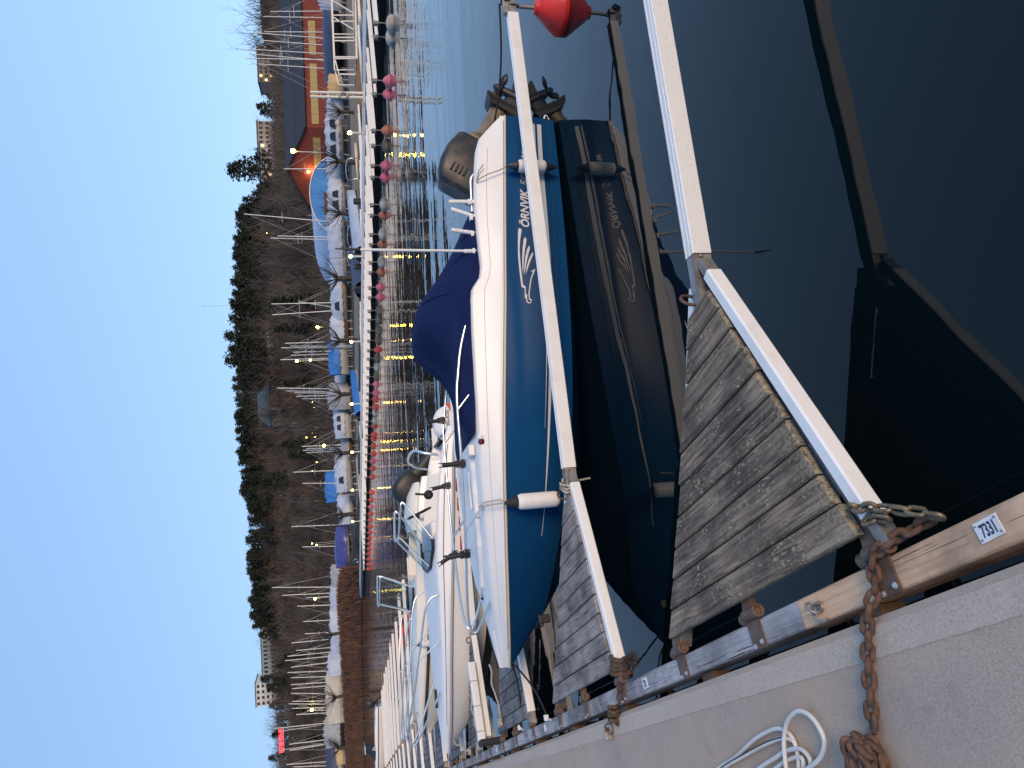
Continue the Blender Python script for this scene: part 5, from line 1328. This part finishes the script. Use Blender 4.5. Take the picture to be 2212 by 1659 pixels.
# ---- mast crane posts and gangway on the far dock
mc = thing('mast_crane', 'pair of pale lamplit posts of a mast crane behind the far dock', 'crane', at_z(786, 205, .6))
d = mc.location.y
for yy in (200, 209.5):
    p = px_at(786, yy, d) - mc.location; q = px_at(670, yy - 1, d) - mc.location
    MB().tube([(p.x, p.y, -.8), q], .06, 8).build('post', M['gel_cream'], mc)
mb = MB()
for f in (.2, .34, .5): mb.bar(px_at(786 - f * 116, 198, d) - mc.location, px_at(786 - f * 116, 212, d) - mc.location, .05, .05)
mb.bar(px_at(690, 200, d) - mc.location, px_at(700, 214, d) - mc.location, .05, .05)
mb.build('crossbars', M['galv'], mc)
MB().tube([px_at(742 + 9 * math.sin(a), 206 + 6 * math.cos(a), d - .1) - mc.location for a in [i * .35 for i in range(18)]], .05, 6, True).build('coil', M['rope'], mc)
MB().box((0, 0, -.35), (.9, .5, .75)).build('footing', M['far_concrete'], mc)
gw = thing('gangway', 'white lattice railed gangway at the far dock\'s right end', 'gangway', at_z(775, 60, .7)); d = gw.location.y
GP = lambda V, y, k=0: px_at(V, y, d + k) - gw.location
for kdep in (0, 1.4):
    mb = MB(); lift = Vector((0, 0, 0))
    def G(V, y): return GP(V, y) + Vector((.35 * kdep * .2, kdep, 0))
    mb.bar(G(715, -40), G(722.3, 127), .07, .07); mb.bar(G(765, -40), G(769.7, 127), .09, .12)
    for y in ((-8, 33, 46, 81, 88, 123, 126.5) if kdep == 0 else (46, 126.5)): mb.bar(G(715.3 + .043 * y, y), G(765.7 + .03 * y, y), .045, .045)
    for (a, b) in (((717, 0), (766, 30)), ((718, 36), (764, 64)), ((717, -38), (765, -10)))[:3 if kdep == 0 else 0]: mb.bar(G(*a), G(*b), .045, .045)
    mb.bar(G(724, 130), G(732, 160), .05, .05); mb.bar(G(732, 160), G(768, 161), .05, .05)
    mb.build('truss', M['gel_cream'], gw)
mb = MB(); a, b = GP(767, -40), GP(771, 162)
for i in range(16):
    p = a.lerp(b, (i + .5) / 16); MB().box(p + Vector((0, .7, .06)), ((b - a).length / 16 - .03, 1.5, .04)).build('plank', M['plank_grey'], gw)
# ---- buildings
win_lit = mat('window_lit', (.8, .6, .3), .4, emit=(1.0, .66, .30), estr=1.6)
win_dk = mat('window_dark', (.02, .022, .026), .15)
def wall_box(name, label, P, ux, W, Dp, z0, H, wallm, cat='building'):
    t = thing(name, label, cat, P, math.atan2(ux.y, ux.x))
    MB().box((W / 2, Dp / 2, (z0 + H) / 2), (W, Dp, H - z0)).build('wall', wallm, t)
    return t
red = mat('red_boards', (.15, .030, .021), .8, c2=(.185, .039, .027), scale=1.5, stretch=(6, 6, .2))
slate = mat('slate_blue_roof', (.022, .031, .05), .8, c2=(.018, .026, .042), scale=.6)
ylw = mat('yellow_panels', (.36, .27, .10), .6, c2=(.3, .22, .085), scale=2)
d = 100.0; pc = place(277, d); zE = CAM_H + (Vh(277) - 661) * d / FPX - pc.z; zR = CAM_H + (Vh(277) - 622) * d / FPX - pc.z
rb = thing('red_building', 'long red timber building with slate blue roof and yellow window bands', 'building', pc, R(6))
Lg, Wd = 34.0, 11.0; gx, gy = -Wd * .78, Wd * .62
foot = [(0, 0), (Lg, 0), (Lg + gx, gy), (gx, gy)]
mb = MB(); mb.add([(x, y, -.5) for x, y in foot] + [(x, y, zE) for x, y in foot], [(i, (i + 1) % 4, 4 + (i + 1) % 4, 4 + i) for i in range(4)])
mb.add([(0, 0, zE), (gx, gy, zE), (gx / 2, gy / 2, zR), (Lg, 0, zE), (Lg + gx, gy, zE), (Lg + gx / 2, gy / 2, zR)], [(0, 2, 1), (3, 4, 5)])
mb.build('wall', red, rb)
mb = MB(); e = .6; nx, ny = gx / Wd, gy / Wd
A = [(-.5 - nx * e, -ny * e, zE - .25), (Lg + .5, -ny * e, zE - .25), (Lg + gx / 2 + .5, gy / 2, zR + .06), (gx / 2 - .5, gy / 2, zR + .06)]
Bp = [(gx / 2 - .5, gy / 2, zR + .06), (Lg + gx / 2 + .5, gy / 2, zR + .06), (Lg + gx + .5, gy + ny * e, zE - .25), (gx - .5 + nx * e, gy + ny * e, zE - .25)]
mb.hexa(A + [(a, b, c + .15) for a, b, c in A]); mb.hexa(Bp + [(a, b, c + .15) for a, b, c in Bp])
rf = mb.build('roof', slate, rb)
mb = MB(); mb.bar((A[0][0] * .5 + A[3][0] * .5, gy * .22, (zE + zR) / 2 + .07), (A[1][0] * .5 + A[2][0] * .5, gy * .22, (zE + zR) / 2 + .07), .25, .25); mb.build('roof_step', slate, rf)
for x0, x1 in ((.5, 9.2), (10.5, 15.5), (21.5, 26), (29, 33)):
    f = MB().box(((x0 + x1) / 2, -.03, zE - 1.5), (x1 - x0, .08, .95)).build('window_band', ylw, rb)
    for q in range(int((x1 - x0) / .9)): MB().box((x0 + .45 + q * .9, -.075, zE - 1.5), (.06, .02, .95)).build('mullion', mat('mullion', (.3, .22, .08), .7) if 'mullion' not in bpy.data.materials else bpy.data.materials['mullion'], f)
MB().bar((gx * .12, gy * .12, zE - 1.55), (gx * .95, gy * .95, zE - 1.55), .09, 1.0).build('window_band', ylw, rb)
wl = thing('wall_lamp', 'glowing orange lamp on the red building\'s gable wall', 'lamp', pc + Vector((gx * .55 - .5, gy * .55 - .9, CAM_H + (Vh(342) - 667) * d / FPX - pc.z)))
MB().lathe([(.02, -.2), (.2, 0), (.02, .2)], n=10).build('bulb', bulb_o, wl)
MB().bar((0, 0, .2), (.45, .8, .3), .06, .06).build('arm', post, wl)
pl_ = bpy.data.lights.new('wall_lamp_light', 'POINT'); pl_.energy = 190; pl_.color = (1, .5, .12); pl_.shadow_soft_size = .2
plo = bpy.data.objects.new('lamp_light', pl_); col.objects.link(plo); plo.parent = wl; plo.location = (-.05, -.15, -.5)
# arched hall
d = 82.0; ph = place(470, d); hz = CAM_H + (Vh(470) - 675) * d / FPX - ph.z
hall = thing('arched_hall', 'arched tent hall with bright blue front and pale side', 'building', ph)
blue = mat('hall_blue', (.035, .22, .55), .55, c2=(.03, .19, .5), scale=1); pale = mat('hall_pale', (.34, .44, .57), .55, c2=(.29, .38, .52), scale=1, bmp=.3, bscale=3, bdist=.05)
xr = (470 - 338) * d / FPX; xl = (600 - 470) * d / FPX
def arch(x0, x1, y, n=20): return [((x0 + x1) / 2 - (x1 - x0) / 2 * math.cos(math.pi * i / n), y, hz * math.sin(math.pi * i / n) ** .75) for i in range(n + 1)]
fa = arch(-2.0, xr, 0); ba = arch(-xl, xr - 1.5, 10.0)
MB().loft([fa, ba], False, False, True).build('side_cloth', pale, hall)
MB().add([(x, y - .02, z) for x, y, z in fa], [tuple(range(len(fa)))]).build('front_cloth', blue, hall)
mb = MB(); mb.tube([(x, y - .04, z + .02) for x, y, z in fa], .07, 5); mb.build('edge_trim', M['gel_white'], hall)
MB().box((1.6, -.08, 1.25), (2.4, .1, 2.5)).build('door', mat('door_brown', (.13, .045, .03), .7), hall)
# hillside houses
def house(y0, y1, V0, V1, d, label, wallc, rows, cols, lit=0.0, roof=None, rh=0.0, flat=True):
    a, b = px_at(V1, y1, d), px_at(V1, y0, d); W = (b - a).length; H = (V1 - V0) * d / FPX; g = min(ground(y0, d), ground(y1, d))
    P = Vector((a.x, a.y, a.z)); t = thing('hill_house', label, 'house', P, math.atan2(b.y - a.y, b.x - a.x))
    wm = mat('house_wall_' + str(int(y0)), wallc, .85, c2=tuple(x * .85 for x in wallc), scale=.5)
    low = min(-1.0, g - a.z - 1.0)
    MB().box((W / 2, 5, (low + H) / 2), (W, 10, H - low)).build('wall', wm, t)
    rm = roof or mat('flat_roof_' + str(int(y0)), (.12, .13, .14), .8)
    if flat: MB().box((W / 2, 5, H + .15), (W + .5, 10.5, .3)).build('roof', rm, t)
    else:
        mb = MB(); mb.add([(-.5, -.5, H), (W + .5, -.5, H), (W + .5, 10.5, H), (-.5, 10.5, H), (W * .22, 5, H + rh), (W * .78, 5, H + rh)], [(0, 1, 5, 4), (1, 2, 5), (2, 3, 4, 5), (3, 0, 4), (0, 3, 2, 1)]); mb.build('roof', rm, t)
    for i in range(rows):
        for j in range(cols):
            z = H * (i + .5) / rows; x = W * (j + .5) / cols; lt = rnd.random() < lit
            w = MB().box((x, -.04, z), (W / cols * .5, .12, H / rows * .5)).build('window', win_lit if lt else win_dk, t)
            MB().box((x, -.06, z - H / rows * .28), (W / cols * .56, .2, .08)).build('sill', wm, w)
house(830, 916, 592, 668, 185, 'grey stone house with teal hipped roof on the wooded slope', (.17, .16, .155), 5, 7, .05, mat('teal_roof', (.045, .075, .085), .6), 3.4, False)
house(716, 786, 583, 624, 190, 'pale house hidden behind pines in the middle of the slope', (.42, .46, .52), 2, 5, .0)
house(100, 178, 562, 592, 225, 'pinkish flat roofed house with lit windows on the right hill', (.26, .20, .165), 3, 9, .25)
house(-20, 70, 570, 596, 232, 'flat roofed house partly cut by the right edge', (.16, .135, .12), 3, 9, .15)
house(262, 312, 560, 585, 228, 'pale house with roof boxes left of the small pines', (.38, .31, .26), 2, 5, .1)
house(310, 392, 566, 592, 222, 'white house with blue grey roof behind the tall pine', (.42, .38, .35), 2, 8, .1, mat('bluegrey_roof', (.12, .17, .21), .6), 1.6, False)
house(1470, 1520, 559, 606, 300, 'tall white block on the left skyline', (.62, .60, .57), 5, 4, .0)
house(1326, 1470, 571, 600, 296, 'long low building with teal flat roof on the left skyline', (.30, .33, .34), 2, 16, .08, mat('teal_flat', (.10, .20, .20), .6))
sg = thing('neon_sign', 'red glowing sign of small letters on the far left hill', 'sign', px_at(613, 1624, 240)); nr = mat('neon_red', (1, .05, .06), .4, emit=(1.0, .045, .06), estr=3.2)
for i in range(9):
    x = i * .84; mb = MB()
    for (p, q) in (((0, 0), (0, 1)), ((0, 1), (.6, 1)), ((.6, 1), (.6, 0)), ((0, .5), (.6, .5)), ((0, 0), (.6, 0)))[(i * 2) % 3:4 + (i % 2)]:
        mb.bar((x + p[0] * .85, 0, p[1] * 1.25), (x + q[0] * .85, 0, q[1] * 1.25), .14, .2)
    mb.build('letter', nr, sg)
for x in (.5, 6.6): MB().tube([(x, .3, -12), (x, .3, 1.2)], .12, 6).build('post', post, sg)
MB().bar((-.2, .2, -.15), (7.4, .2, -.15), .12, .12).build('frame', post, sg)
rm_ = thing('radio_mast', 'very thin radio mast above the wooded ridge', 'mast', place(657, 260)); zt = px_at(421, 657, 260).z - rm_.location.z
MB().tube([(0, 0, -2), (0, 0, zt)], [.14, .06], 5).build('pole', post, rm_)
MB().tube([(-.6, 0, zt * .9), (.6, 0, zt * .9)], .05, 4).build('aerial', post, rm_)
# small boats moored behind the far dock
def dinghy(y, b, L, cov, hullm, label):
    p = on_b(y, b); t = thing('moored_boat', label, 'boat', p, DROT + R(rnd.uniform(-8, 8)), 'small boats behind the far dock'); mb = MB(); rings = []
    for i in range(9):
        u = i / 8; x = (u - .5) * L; w = L * .2 * (1 if u < .5 else (1 - (u - .5) * 2) ** .6 + .02); half = [(0.01, -.1), (w * .8, 0), (w, .5 + .25 * u)]
        rings.append([(x, -a, z) for a, z in half[::-1]] + [(x, a, z) for a, z in half])
    mb.loft(rings, False, False, True); mb.add(rings[0], [tuple(range(6))]); mb.build('hull', hullm, t)
    if cov: MB().loft([[(x, yy * w, .5 + .25 * u + zz * .55) for yy, zz in ((1, 0), (.7, .6), (0, 1), (-.7, .6), (-1, 0))] for u, x, w in [(i / 6, (i / 6 - .5) * L, L * .2 * (1 if i < 3 else (1 - (i / 6 - .5) * 2) ** .6 + .03)) for i in range(7)]], False, False, True).build('cover', cov, t)
    else:
        MB().box((0, 0, .5), (L * .12, L * .36, .05)).build('thwart', M['plank_grey'], t)
        MB().tube(smooth_path([(.2, -L * .18, .6), (.1, -L * .17, 1.25), (.1, L * .17, 1.25), (.2, L * .18, .6)], 3), .03, 6).build('arch_rail', M['steel'], t)
    MB().box((-L * .52, 0, .75), (.3, .3, .5)).build('outboard_motor', M['motor_black'], t, bevel=.06)
dinghy(368, 33.5, 4.6, None, HM['w'], 'small white open boat behind the far dock below the hall\'s right edge')
dinghy(478, 33, 5.0, TM['s'], HM['d'], 'small boat with silver cover behind the far dock')
dinghy(512, 33, 5.0, None, HM['c'], 'small cream boat with steel rail behind the far dock')
dinghy(558, 33, 5.2, None, HM['w'], 'small white boat with railing beside the second dock lamp')
dinghy(578, 32.5, 4.4, TM['n'], HM['d'], 'dark covered dinghy tied behind the far dock')
dinghy(850, 33, 5.0, TM['b'], HM['w'], 'small boat with blue cover behind the far dock in the middle')
dinghy(905, 33, 4.6, None, HM['w'], 'small open boat behind the far dock left of the blue cover')
dinghy(1042, 33, 6.0, None, HM['w'], 'long white open boat at the far dock, left of centre')
dinghy(1215, 33, 5.5, None, HM['d'], 'dark boat with railing at the far dock\'s left end')

# ---- boat with a dark windscreen far along the near dock
pb4 = at_z(812, 1640, .85)
b4, H4, hu4, de4, BM4 = simple_boat('far', (pb4.x - 3.2, pb4.y + 1.2), 14.2, 6.0, 'white boat with dark windscreen moored farthest along the near dock', 1.0, .92, M['gel_white'], M['gel_white'], (1.4, 3.0))
H4.rub(.03).build('rub_rail', M['black'], b4)
mb = MB(); mb.hexa([(2.9, -1.0, .80), (3.6, -.8, .82), (3.6, .8, .82), (2.9, 1.0, .80), (2.6, -.85, 1.5), (3.0, -.65, 1.5), (3.0, .65, 1.5), (2.6, .85, 1.5)])
mb.build('windscreen', M['dark_glass'], b4, bevel=.03)
MB().bar((2.5, 0, 1.53), (3.05, 0, 1.53), 1.7, .06, (0, 0, 1)).build('windscreen_rail', M['steel'], b4)
motor_simple(b4, -.1, .8, M['motor_black'], M['motor_black'], R(60), 1.1)
